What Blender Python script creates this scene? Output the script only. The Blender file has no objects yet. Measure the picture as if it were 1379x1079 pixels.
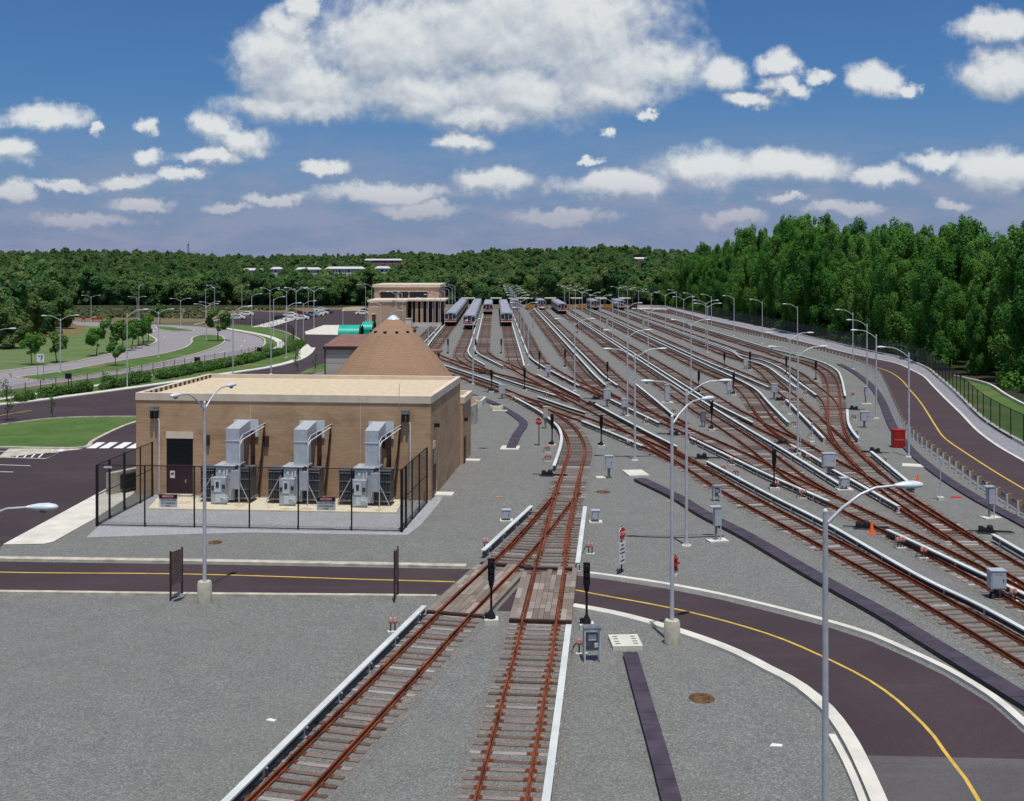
import bpy, math, random, colorsys
import numpy as np
from mathutils import Vector, Matrix, geometry
R = math.radians
random.seed(7); np.random.seed(7)
SC = bpy.context.scene
COL = SC.collection

# ------------------------------------------------------------------ camera
F, CX, HY, ZC = 1480.0, 689.5, 358.0, 15.9
cam_d = bpy.data.cameras.new("camera"); cam = bpy.data.objects.new("camera", cam_d); COL.objects.link(cam)
cam.location = (0, 0, ZC); cam.rotation_euler = (R(90), 0, 0)
cam_d.sensor_width = 36; cam_d.lens = 36 * F / 1379.0
cam_d.shift_y = -(539.5 - HY) / 1379.0
cam_d.clip_start = 0.5; cam_d.clip_end = 9000
SC.camera = cam

# ------------------------------------------------------------------ exposure
SC.view_settings.view_transform = 'Standard'
SC.view_settings.look = 'None'
SC.view_settings.gamma = 1
SC.view_settings.use_curve_mapping = False
SC.view_settings.exposure = -0.12

# ------------------------------------------------------------------ sun (high, behind the camera, a little to the right)
sv = Vector((0.58, -2.3, 9.0)).normalized()
SUN_EL = math.asin(sv.z); SUN_AZ = math.atan2(sv.x, sv.y)
sl = bpy.data.lights.new("sun", 'SUN'); so = bpy.data.objects.new("sun", sl); COL.objects.link(so)
sl.energy = 4.2; sl.angle = R(0.53); sl.color = (1.0, 0.95, 0.88)
so.rotation_euler = sv.to_track_quat('Z', 'Y').to_euler()

# ------------------------------------------------------------------ node helpers
def nn(nt, typ, **kw):
    n = nt.nodes.new(typ)
    for k, v in kw.items(): setattr(n, k, v)
    return n
def mth(nt, op, a, b=None, c=None, clamp=False):
    n = nt.nodes.new('ShaderNodeMath'); n.operation = op; n.use_clamp = clamp
    for i, v in enumerate((a, b, c)):
        if v is None: continue
        if isinstance(v, (int, float)): n.inputs[i].default_value = v
        else: nt.links.new(v, n.inputs[i])
    return n.outputs[0]
def vmth(nt, op, a, b=None, c=None):
    n = nt.nodes.new('ShaderNodeVectorMath'); n.operation = op
    for i, v in enumerate((a, b, c)):
        if v is None: continue
        if isinstance(v, (tuple, list)): n.inputs[i].default_value = v
        else: nt.links.new(v, n.inputs[i])
    return n.outputs['Value'] if op in ('LENGTH', 'DOT_PRODUCT', 'DISTANCE') else n.outputs['Vector']
def noise(nt, vec, scale, detail=4, rough=0.55, dist=0.0):
    n = nt.nodes.new('ShaderNodeTexNoise'); n.inputs['Scale'].default_value = scale
    n.inputs['Detail'].default_value = detail; n.inputs['Roughness'].default_value = rough
    n.inputs['Distortion'].default_value = dist
    if vec is not None: nt.links.new(vec, n.inputs['Vector'])
    return n
def ramp(nt, fac, stops, interp='LINEAR'):
    n = nt.nodes.new('ShaderNodeValToRGB'); n.color_ramp.interpolation = interp
    el = n.color_ramp.elements
    while len(el) < len(stops): el.new(0.5)
    for e, (p, c) in zip(el, stops):
        e.position = p; e.color = (c[0], c[1], c[2], 1) if isinstance(c, (tuple, list)) else (c, c, c, 1)
    nt.links.new(fac, n.inputs[0]); return n.outputs[0]
def mixc(nt, fac, a, b, mode='MIX'):
    n = nt.nodes.new('ShaderNodeMix'); n.data_type = 'RGBA'; n.blend_type = mode
    if isinstance(fac, (int, float)): n.inputs[0].default_value = fac
    else: nt.links.new(fac, n.inputs[0])
    for i, v in ((6, a), (7, b)):
        if isinstance(v, (tuple, list)): n.inputs[i].default_value = (v[0], v[1], v[2], 1)
        else: nt.links.new(v, n.inputs[i])
    return n.outputs[2]
def smooth(nt, v, a, b):
    n = nt.nodes.new('ShaderNodeMapRange'); n.interpolation_type = 'SMOOTHSTEP'
    nt.links.new(v, n.inputs[0]); n.inputs[1].default_value = a; n.inputs[2].default_value = b
    return n.outputs[0]

# ------------------------------------------------------------------ world: Nishita sky with fair-weather cumulus
CLOUDS = [(375,72,62,36),(392,40,38,30),(412,112,75,34),(400,142,95,20),(405,12,26,22),(520,60,105,62),(650,35,130,80),(780,45,110,75),
 (865,88,92,38),(560,125,110,32),(700,125,110,42),(655,160,70,16),(820,125,70,24),(620,192,42,12),(975,102,34,23),(1045,85,26,18),
 (1010,140,32,10),(1058,118,32,11),(1098,99,22,9),(1182,107,38,19),(1228,118,16,9),(1338,38,50,20),(1348,98,62,28),(57,160,60,17),
 (130,177,13,8),(202,166,15,12),(205,209,20,10),(285,172,28,22),(318,190,42,18),(282,212,42,9),(12,210,38,15),(18,262,32,14),
 (243,236,30,8),(88,252,34,8),(165,243,38,10),(190,275,40,8),(436,228,30,9),(660,244,56,16),(822,250,76,17),(955,230,66,27),
 (1065,224,66,20),(520,262,88,13),(372,266,34,7),(1185,238,55,13),(1265,216,40,12),(1340,228,58,24),(873,151,13,6),(817,177,13,6),
 (788,218,15,5),(990,292,40,10),(1060,268,28,7),(310,278,28,7),(1285,272,24,8),(560,282,60,9),(760,292,70,9),(120,296,70,8),(1140,284,50,9)]
W = bpy.data.worlds.new("World"); SC.world = W; W.use_nodes = True
nt = W.node_tree; nt.nodes.clear()
out = nn(nt, 'ShaderNodeOutputWorld'); bg = nn(nt, 'ShaderNodeBackground')
sky = nn(nt, 'ShaderNodeTexSky'); sky.sky_type = 'NISHITA'; sky.sun_disc = False
sky.sun_elevation = SUN_EL; sky.sun_rotation = SUN_AZ
sky.altitude = 300; sky.air_density = 1.0; sky.dust_density = 1.2; sky.ozone_density = 3.0
bg.inputs[1].default_value = 0.10
def cloud_group():
    g = bpy.data.node_groups.new("cumulus_field", 'ShaderNodeTree')
    g.interface.new_socket("Vector", in_out='INPUT', socket_type='NodeSocketVector')
    g.interface.new_socket("Value", in_out='OUTPUT', socket_type='NodeSocketFloat')
    gi = g.nodes.new('NodeGroupInput'); go = g.nodes.new('NodeGroupOutput')
    v = gi.outputs[0]
    w1 = noise(g, v, 15, 4, 0.6); w2 = noise(g, v, 48, 6, 0.68)
    o1 = vmth(g, 'MULTIPLY', vmth(g, 'SUBTRACT', w1.outputs['Color'], (.5, .5, .5)), (.050, .028, 0))
    o2 = vmth(g, 'MULTIPLY', vmth(g, 'SUBTRACT', w2.outputs['Color'], (.5, .5, .5)), (.032, .022, 0))
    p = vmth(g, 'ADD', v, vmth(g, 'ADD', o1, o2))
    cur = None
    for cx, cy, a, b in CLOUDS:
        u, w = (cx - CX) / F, (HY - cy) / F; ia, ib = F / (a * 1.27), F / (b * 1.33)
        d = vmth(g, 'LENGTH', vmth(g, 'MULTIPLY_ADD', p, (ia, ib, 0), (-u * ia, -w * ib, 0)))
        if cur is None: cur = d
        else:
            n = g.nodes.new('ShaderNodeMath'); n.operation = 'SMOOTH_MIN'
            g.links.new(cur, n.inputs[0]); g.links.new(d, n.inputs[1]); n.inputs[2].default_value = 0.25; cur = n.outputs[0]
    base = mth(g, 'SUBTRACT', 1.0, cur)
    n1 = noise(g, v, 19, 8, 0.60, 0.2)
    fb = mth(g, 'MULTIPLY', mth(g, 'SUBTRACT', n1.outputs[0], .5), 1.55)
    g.links.new(mth(g, 'ADD', mth(g, 'MINIMUM', mth(g, 'MULTIPLY', base, 1.25), .95), fb), go.inputs[0])
    return g
CG = cloud_group()
tc = nn(nt, 'ShaderNodeTexCoord')
sx = nn(nt, 'ShaderNodeSeparateXYZ'); nt.links.new(tc.outputs['Generated'], sx.inputs[0])
yy = mth(nt, 'MAXIMUM', sx.outputs[1], 0.05)
cb = nn(nt, 'ShaderNodeCombineXYZ')
nt.links.new(mth(nt, 'DIVIDE', sx.outputs[0], yy), cb.inputs[0]); nt.links.new(mth(nt, 'DIVIDE', sx.outputs[2], yy), cb.inputs[1])
def field(vec):
    n = nt.nodes.new('ShaderNodeGroup'); n.node_tree = CG; nt.links.new(vec, n.inputs[0]); return n.outputs[0]
f0 = field(cb.outputs[0]); f1 = field(vmth(nt, 'ADD', cb.outputs[0], (0.003, 0.009, 0))); f2 = field(vmth(nt, 'ADD', cb.outputs[0], (0.006, 0.030, 0)))
fwd = smooth(nt, sx.outputs[1], 0.1, 0.3)
cov = mth(nt, 'MULTIPLY', smooth(nt, f0, -0.14, 0.70), fwd)
elev = cb.outputs[0]
sv2 = nn(nt, 'ShaderNodeSeparateXYZ'); nt.links.new(elev, sv2.inputs[0])
lowfade = smooth(nt, sv2.outputs[1], 0.01, 0.095)
cov = mth(nt, 'MULTIPLY', cov, mth(nt, 'MULTIPLY_ADD', lowfade, .46, .50))
lit = mth(nt, 'ADD', mth(nt, 'MULTIPLY_ADD', mth(nt, 'SUBTRACT', f0, f1), .9, 0.55), mth(nt, 'MULTIPLY', mth(nt, 'SUBTRACT', f0, f2), .42), clamp=True)
K = 1 / 0.10
def kc(r, g, b): return (r * K, g * K, b * K)
ccol = mixc(nt, lit, kc(.36, .43, .53), kc(.80, .83, .84))
ccol = mixc(nt, lowfade, kc(.44, .42, .52), ccol)
# thin hazy layer low over the horizon
hz = noise(nt, vmth(nt, 'MULTIPLY', cb.outputs[0], (1, 3.2, 1)), 12, 6, .6)
hzv = mth(nt, 'MULTIPLY', smooth(nt, hz.outputs[0], .40, .62), mth(nt, 'MULTIPLY', smooth(nt, sv2.outputs[1], .15, .04), .40))
skyc = mixc(nt, 1.0, sky.outputs[0], (0.37, 0.62, 0.91), 'MULTIPLY')
hor = smooth(nt, sv2.outputs[1], 0.17, -0.02)
skyc = mixc(nt, mth(nt, 'MULTIPLY', hor, .85), skyc, kc(.255, .305, .495))
skyc = mixc(nt, hzv, skyc, kc(.37, .38, .50))
# out-of-view cumulus added to turn the blue ambient light more neutral
bn = noise(nt, tc.outputs['Generated'], 4.5, 6, .6)
bcov = mth(nt, 'MULTIPLY', smooth(nt, bn.outputs[0], .47, .60), mth(nt, 'SUBTRACT', 1.0, smooth(nt, sx.outputs[1], .15, .55)))
bcov = mth(nt, 'MULTIPLY', bcov, smooth(nt, sx.outputs[2], .0, .12))
nt.links.new(mixc(nt, mth(nt, 'MULTIPLY', bcov, .9), mixc(nt, cov, skyc, ccol), kc(.60, .62, .62)), bg.inputs[0])
nt.links.new(bg.outputs[0], out.inputs[0])

# ------------------------------------------------------------------ materials
MATS = {}
def mat(name, col, rough=.7, metal=0.0, var=0.12, vscale=3.0, bump=0.0, bscale=30, spec=.3, alt=None, altf=.5, coords='Object'):
    """principled surface with two-scale procedural colour variation"""
    if name in MATS: return MATS[name]
    m = bpy.data.materials.new(name); m.use_nodes = True; t = m.node_tree; b = t.nodes['Principled BSDF']
    tcn = nn(t, 'ShaderNodeTexCoord'); v = tcn.outputs[coords]
    n1 = noise(t, v, vscale, 5, .6)
    c2 = alt if alt else tuple(max(0, x * (1 - 2.4 * var)) for x in col)
    c1 = col if alt else tuple(min(1, x * (1 + 1.2 * var)) for x in col)
    lo, hi = (.5 - .28, .5 + .28)
    c = mixc(t, smooth(t, n1.outputs[0], lo, hi) if not alt else smooth(t, n1.outputs[0], altf - .12, altf + .12), c1, c2)
    t.links.new(c, b.inputs['Base Color'])
    b.inputs['Roughness'].default_value = rough; b.inputs['Metallic'].default_value = metal
    b.inputs['Specular IOR Level'].default_value = spec
    if bump:
        nb = noise(t, v, bscale, 3, .6); bp = nn(t, 'ShaderNodeBump'); bp.inputs['Strength'].default_value = bump
        bp.inputs['Distance'].default_value = .02
        t.links.new(nb.outputs[0], bp.inputs['Height']); t.links.new(bp.outputs[0], b.inputs['Normal'])
    MATS[name] = m; return m
def newmat(name):
    m = bpy.data.materials.new(name); m.use_nodes = True; MATS[name] = m
    t = m.node_tree; b = t.nodes['Principled BSDF']; b.inputs['Specular IOR Level'].default_value = .25
    return m, t, b
def gravel_mat(name, base, tint, scale=11.0, contrast=1.0):
    m, t, b = newmat(name); tcn = nn(t, 'ShaderNodeTexCoord'); v = tcn.outputs['Object']
    vo = nn(t, 'ShaderNodeTexVoronoi'); vo.inputs['Scale'].default_value = scale; t.links.new(v, vo.inputs['Vector'])
    sp = nn(t, 'ShaderNodeSeparateColor'); t.links.new(vo.outputs['Color'], sp.inputs[0])
    stone = ramp(t, sp.outputs[0], [(0, tuple(x * (1 - .62 * contrast) for x in base)), (.3, tuple(x * .78 for x in base)), (.62, base), (.86, tuple(x * (1 + .35 * contrast) for x in base)), (1, tuple(min(.8, x * (1 + 1.05 * contrast)) for x in base))])
    n0 = noise(t, v, 90, 2, .7); stone = mixc(t, .35, stone, ramp(t, n0.outputs[0], [(.3, tuple(x * .35 for x in base)), (.7, tuple(x * 1.6 for x in base))]))
    big = noise(t, v, .055, 5, .62, .4); mid = noise(t, v, .6, 4, .65)
    c = mixc(t, mth(t, 'MULTIPLY', smooth(t, big.outputs[0], .36, .66), .30), stone, tint, 'MIX')
    c = mixc(t, 1.0, c, ramp(t, mid.outputs[0], [(.25, .90), (.75, 1.08)]), 'MULTIPLY')
    t.links.new(c, b.inputs['Base Color']); b.inputs['Roughness'].default_value = .95
    bp = nn(t, 'ShaderNodeBump'); bp.inputs['Strength'].default_value = .8; bp.inputs['Distance'].default_value = .04
    t.links.new(vo.outputs['Distance'], bp.inputs['Height']); t.links.new(bp.outputs[0], b.inputs['Normal'])
    return m
GRAVEL = gravel_mat('ballast_gravel', (.186, .188, .178), (.172, .174, .162), 19, .85)
GRAVEL_LIGHT = gravel_mat('pale_crushed_stone', (.34, .35, .36), (.31, .32, .34), 14, .5)
GRAVEL_BANK = gravel_mat('grey_bank_stone', (.255, .255, .285), (.225, .225, .25), 9, .8)
def asphalt_mat(name, base, stain):
    m, t, b = newmat(name); tcn = nn(t, 'ShaderNodeTexCoord'); v = tcn.outputs['Object']
    fine = noise(t, v, 24, 3, .75); big = noise(t, v, .12, 6, .62, .8)
    st = noise(t, vmth(t, 'MULTIPLY', v, (.22, 1.6, 1)), .5, 5, .6)
    c = mixc(t, smooth(t, big.outputs[0], .35, .7), base, stain)
    c = mixc(t, mth(t, 'MULTIPLY', smooth(t, st.outputs[0], .50, .74), .5), c, tuple(x * 1.35 for x in stain))
    c = mixc(t, 1.0, c, ramp(t, fine.outputs[0], [(.3, .72), (.7, 1.28)]), 'MULTIPLY')
    t.links.new(c, b.inputs['Base Color']); b.inputs['Roughness'].default_value = .88
    bp = nn(t, 'ShaderNodeBump'); bp.inputs['Strength'].default_value = .25; bp.inputs['Distance'].default_value = .01
    t.links.new(fine.outputs[0], bp.inputs['Height']); t.links.new(bp.outputs[0], b.inputs['Normal'])
    return m
ASPH = asphalt_mat('asphalt_dark', (.048, .033, .038), (.060, .043, .047))
ASPH_OLD = asphalt_mat('asphalt_worn', (.088, .080, .084), (.105, .097, .100))
ASPH_STREET = asphalt_mat('asphalt_street', (.245, .225, .235), (.27, .25, .26))
def grass_mat(name, a, bcol, dry, dryf=.62, scale=.25, stripes=False):
    m, t, b = newmat(name); tcn = nn(t, 'ShaderNodeTexCoord'); v = tcn.outputs['Object']
    n1 = noise(t, v, scale, 6, .65, .6); n2 = noise(t, v, 9, 4, .7); n3 = noise(t, v, scale * .4, 5, .6)
    c = mixc(t, smooth(t, n1.outputs[0], .35, .65), a, bcol)
    c = mixc(t, smooth(t, n3.outputs[0], dryf - .08, dryf + .1), c, dry)
    c = mixc(t, 1.0, c, ramp(t, n2.outputs[0], [(.25, .65), (.75, 1.35)]), 'MULTIPLY')
    if stripes:
        wv = nn(t, 'ShaderNodeTexWave'); wv.inputs['Scale'].default_value = .12; wv.inputs['Distortion'].default_value = 1.5; wv.bands_direction = 'Y'
        t.links.new(v, wv.inputs['Vector']); c = mixc(t, 1.0, c, ramp(t, wv.outputs[1], [(.3, .92), (.7, 1.07)]), 'MULTIPLY')
    t.links.new(c, b.inputs['Base Color']); b.inputs['Roughness'].default_value = .95
    bp = nn(t, 'ShaderNodeBump'); bp.inputs['Strength'].default_value = .6; bp.inputs['Distance'].default_value = .08
    t.links.new(n2.outputs[0], bp.inputs['Height']); t.links.new(bp.outputs[0], b.inputs['Normal'])
    return m
GRASS = grass_mat('lawn_grass', (.056, .115, .024), (.092, .152, .036), (.17, .16, .07), .60)
GRASS2 = grass_mat('mown_grass', (.098, .148, .050), (.128, .178, .066), (.17, .18, .08), .62, .12, True)
MEADOW = grass_mat('rough_meadow', (.060, .085, .030), (.135, .115, .060), (.17, .13, .075), .50, .05)
FLOOR = grass_mat('woodland_floor', (.020, .028, .010), (.030, .034, .014), (.045, .035, .02), .60, .1)
CONC = mat('concrete', (.50, .46, .38), .85, var=.17, vscale=1.3, bump=.15)
CONC_W = mat('pale_concrete', (.62, .60, .53), .85, var=.08, vscale=.7, bump=.1)
CONC_P = mat('cast_concrete', (.46, .44, .35), .85, var=.10, vscale=3, bump=.2)
WHITE = mat('white_paint', (.78, .77, .74), .6, var=.05, vscale=4)
YELLOW = mat('yellow_road_paint', (.62, .42, .07), .7, var=.12, vscale=2)
BLUEP = mat('blue_road_paint', (.05, .06, .30), .7, var=.1)
RUST = mat('rusty_steel', (.190, .054, .025), .75, .0, var=.3, vscale=1.1, spec=.2)
RUST_L = mat('worn_rusty_steel', (.24, .075, .035), .6, .1, var=.25, vscale=2)
GALV = mat('galvanised_steel', (.60, .61, .64), .45, .30, var=.10, vscale=2, spec=.5)
GALV_D = mat('dull_galvanised_steel', (.26, .27, .29), .5, .4, var=.2, vscale=4)
HEADM = mat('pale_blue_enamel', (.60, .68, .72), .35, 0, var=.05, vscale=6, spec=.5)
BLACK = mat('black_paint', (.012, .012, .014), .6, var=.2, vscale=4)
DARKG = mat('dark_grey_metal', (.055, .058, .065), .5, .2, var=.2, vscale=6)
COVER = mat('white_fibreglass_cover', (.60, .64, .62), .5, var=.09, vscale=.5)
GREYBOX = mat('grey_enamel', (.44, .47, .52), .45, .1, var=.06, vscale=3, spec=.4)
PINK = mat('salmon_insulator', (.60, .27, .24), .5, var=.15, vscale=8)
TAN = mat('tan_block', (.30, .22, .10), .8, var=.2, vscale=6)
PURPLE = mat('trough_lid_rubber', (.062, .050, .070), .8, var=.16, vscale=1.2, bump=.1)
SHING = None
RED = mat('red_paint', (.36, .018, .014), .5, var=.12, vscale=2)
ORANGE = mat('orange_plastic', (.85, .13, .02), .5, var=.05)
SIGNW = mat('sign_white', (.70, .71, .73), .5, var=.04)
SIGNR = mat('sign_red', (.55, .02, .02), .45, var=.05)
BROWNM = mat('brown_steel', (.060, .028, .022), .6, var=.2, vscale=2)
DOORM = mat('maroon_door_paint', (.040, .016, .024), .5, var=.1, vscale=2)
GREENT = mat('teal_tank_paint', (.010, .42, .30), .35, var=.06, vscale=1, spec=.5)
RSTY_LID = mat('rusty_manhole_iron', (.15, .080, .035), .8, var=.3, vscale=6)
GLASS = mat('dark_window_glass', (.015, .018, .022), .12, var=.1, spec=.8)
TIMBER = None
def wood_mat(name, stops, plank=None):
    m, t, b = newmat(name); tcn = nn(t, 'ShaderNodeTexCoord'); v = tcn.outputs['Object']
    oi = nn(t, 'ShaderNodeObjectInfo'); ge = nn(t, 'ShaderNodeNewGeometry')
    r = mth(t, 'FRACT', mth(t, 'ADD', oi.outputs['Random'], ge.outputs['Random Per Island']))
    base = ramp(t, r, stops)
    g = noise(t, vmth(t, 'MULTIPLY', v, (1.5, 14, 8)), 2.2, 5, .65)
    c = mixc(t, 1.0, base, ramp(t, g.outputs[0], [(.3, .60), (.7, 1.35)]), 'MULTIPLY')
    t.links.new(c, b.inputs['Base Color']); b.inputs['Roughness'].default_value = .9
    return m
TIE = wood_mat('weathered_sleeper_wood', [(0, (.095, .065, .052)), (.35, (.14, .100, .083)), (.6, (.185, .145, .126)), (.82, (.25, .21, .19)), (.93, (.36, .33, .31)), (1, (.44, .42, .40))])
XWOOD = wood_mat('crossing_timber_wood', [(0, (.155, .125, .100)), (.4, (.205, .168, .138)), (.8, (.255, .212, .178)), (1, (.33, .29, .25))])
def stucco(name, base, band, line=9.0):
    m, t, b = newmat(name); tcn = nn(t, 'ShaderNodeTexCoord'); v = tcn.outputs['Object']
    br = nn(t, 'ShaderNodeTexBrick'); br.inputs['Scale'].default_value = 1; br.inputs['Brick Width'].default_value = .40; br.inputs['Row Height'].default_value = .10
    br.inputs['Mortar Size'].default_value = .012; br.inputs['Bias'].default_value = -.2
    br.inputs['Color1'].default_value = (*base, 1); br.inputs['Color2'].default_value = (*[x * .90 for x in base], 1); br.inputs['Mortar'].default_value = (*[x * 1.05 for x in base], 1)
    sp = nn(t, 'ShaderNodeSeparateXYZ'); t.links.new(v, sp.inputs[0]); c3 = nn(t, 'ShaderNodeCombineXYZ')
    t.links.new(mth(t, 'ADD', sp.outputs[0], sp.outputs[1]), c3.inputs[0]); t.links.new(sp.outputs[2], c3.inputs[1]); t.links.new(c3.outputs[0], br.inputs['Vector'])
    n1 = noise(t, vmth(t, 'MULTIPLY', v, (1, 1, 1.6)), .42, 6, .62, .5); n2 = noise(t, vmth(t, 'MULTIPLY', v, (.25, .25, 5)), 1.5, 4, .6)
    c = mixc(t, smooth(t, n1.outputs[0], .45, .68), br.outputs[0], band)
    c = mixc(t, 1.0, c, ramp(t, n2.outputs[0], [(.3, .86), (.7, 1.12)]), 'MULTIPLY')
    n3 = noise(t, vmth(t, 'MULTIPLY', v, (.8, .8, 2.2)), .75, 5, .65, .6)
    c = mixc(t, mth(t, 'MULTIPLY', smooth(t, n3.outputs[0], .60, .74), .40), c, tuple(min(.8, x * 1.55) for x in base))
    t.links.new(c, b.inputs['Base Color']); b.inputs['Roughness'].default_value = .9
    return m
BRICK = stucco('tan_brick', (.46, .305, .190), (.365, .228, .135))
BRICK_F = stucco('brown_brick', (.44, .31, .23), (.39, .27, .19))
COPING = mat('coping_stone', (.66, .56, .44), .85, var=.07, vscale=.8)
ROOFG = mat('roof_pea_gravel', (.60, .50, .35), .95, var=.10, vscale=2.5, bump=.5, bscale=20)
def shingle_mat():
    m, t, b = newmat('brown_shingles'); tcn = nn(t, 'ShaderNodeTexCoord'); v = tcn.outputs['Object']
    sp = nn(t, 'ShaderNodeSeparateXYZ'); t.links.new(v, sp.inputs[0])
    w = nn(t, 'ShaderNodeTexWave'); w.bands_direction = 'Z'; w.inputs['Scale'].default_value = 1.6; w.inputs['Distortion'].default_value = .6; t.links.new(v, w.inputs['Vector'])
    n = noise(t, vmth(t, 'MULTIPLY', v, (1, 1, 5)), 3.2, 5, .7)
    n2 = noise(t, vmth(t, 'MULTIPLY', v, (1, 1, 2.4)), .5, 5, .6)
    c = mixc(t, smooth(t, n.outputs[0], .3, .7), (.26, .160, .100), (.35, .228, .150))
    c = mixc(t, mth(t, 'MULTIPLY', smooth(t, n2.outputs[0], .4, .7), .4), c, (.26, .165, .095))
    c = mixc(t, 1.0, c, ramp(t, w.outputs[1], [(.0, .88), (.4, 1.05)]), 'MULTIPLY')
    t.links.new(c, b.inputs['Base Color']); b.inputs['Roughness'].default_value = .92
    return m
SHING = shingle_mat()
BROOF = mat('brown_metal_roof', (.24, .125, .095), .6, var=.1, vscale=.8)
def siding_mat():
    m, t, b = newmat('grey_lap_siding'); tcn = nn(t, 'ShaderNodeTexCoord'); v = tcn.outputs['Object']
    w = nn(t, 'ShaderNodeTexWave'); w.wave_profile = 'SAW'; w.bands_direction = 'Z'; w.inputs['Scale'].default_value = .32; t.links.new(v, w.inputs['Vector'])
    c = ramp(t, w.outputs[1], [(0, (.24, .235, .22)), (.12, (.40, .39, .37)), (1, (.46, .45, .42))])
    t.links.new(c, b.inputs['Base Color']); return m
SIDING = siding_mat()
def chain_mat(name, opac, col=(.012, .012, .013), size=.06):
    m = bpy.data.materials.new(name); m.use_nodes = True; MATS[name] = m; t = m.node_tree; b = t.nodes['Principled BSDF']; o = t.nodes['Material Output']
    b.inputs['Base Color'].default_value = (*col, 1); b.inputs['Roughness'].default_value = .6
    tcn = nn(t, 'ShaderNodeTexCoord'); sp = nn(t, 'ShaderNodeSeparateXYZ'); t.links.new(tcn.outputs['Object'], sp.inputs[0])
    h = mth(t, 'ADD', sp.outputs[0], mth(t, 'MULTIPLY', sp.outputs[1], 1.0))
    a = mth(t, 'FRACT', mth(t, 'DIVIDE', mth(t, 'ADD', h, sp.outputs[2]), size)); c = mth(t, 'FRACT', mth(t, 'DIVIDE', mth(t, 'SUBTRACT', h, sp.outputs[2]), size))
    wire = mth(t, 'MAXIMUM', mth(t, 'LESS_THAN', a, opac / 2), mth(t, 'LESS_THAN', c, opac / 2))
    tr = nn(t, 'ShaderNodeBsdfTransparent'); mx = nn(t, 'ShaderNodeMixShader')
    t.links.new(wire, mx.inputs[0]); t.links.new(tr.outputs[0], mx.inputs[1]); t.links.new(b.outputs[0], mx.inputs[2]); t.links.new(mx.outputs[0], o.inputs['Surface'])
    return m
CHAIN = chain_mat('black_chain_link', .20)
CHAIN_D = chain_mat('dense_black_chain_link', .55)
def leaf_mat(name, cols, trans=.25):
    m = bpy.data.materials.new(name); m.use_nodes = True; MATS[name] = m; t = m.node_tree; b = t.nodes['Principled BSDF']; o = t.nodes['Material Output']
    at = nn(t, 'ShaderNodeAttribute'); at.attribute_name = 'leafvar'; oi = nn(t, 'ShaderNodeObjectInfo')
    sp = nn(t, 'ShaderNodeSeparateColor'); t.links.new(at.outputs['Color'], sp.inputs[0])
    c = ramp(t, mth(t, 'MULTIPLY_ADD', oi.outputs['Random'], .68, mth(t, 'MULTIPLY', sp.outputs[0], .32)), [(0, cols[0]), (.5, cols[1]), (1, cols[2])])
    c = mixc(t, 1.0, c, ramp(t, sp.outputs[1], [(0, .62), (1, 1.38)]), 'MULTIPLY')
    t.links.new(c, b.inputs['Base Color']); b.inputs['Roughness'].default_value = .6; b.inputs['Specular IOR Level'].default_value = .2
    tl = nn(t, 'ShaderNodeBsdfTranslucent'); t.links.new(mixc(t, 1.0, c, (1.25, 1.35, .6), 'MULTIPLY'), tl.inputs[0])
    mx = nn(t, 'ShaderNodeMixShader'); mx.inputs[0].default_value = trans
    t.links.new(b.outputs[0], mx.inputs[1]); t.links.new(tl.outputs[0], mx.inputs[2]); t.links.new(mx.outputs[0], o.inputs['Surface'])
    return m
LEAF = leaf_mat('broad_leaves', [(.052, .165, .034), (.090, .235, .044), (.165, .300, .066)], .52)
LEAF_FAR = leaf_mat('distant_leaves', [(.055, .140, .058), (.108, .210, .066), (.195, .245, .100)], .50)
LEAF_SH = leaf_mat('shrub_leaves', [(.045,.115,.025), (.070,.150,.032), (.10,.18,.04)])
BARK = mat('tree_bark', (.085, .068, .055), .95, var=.3, vscale=3)
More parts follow.
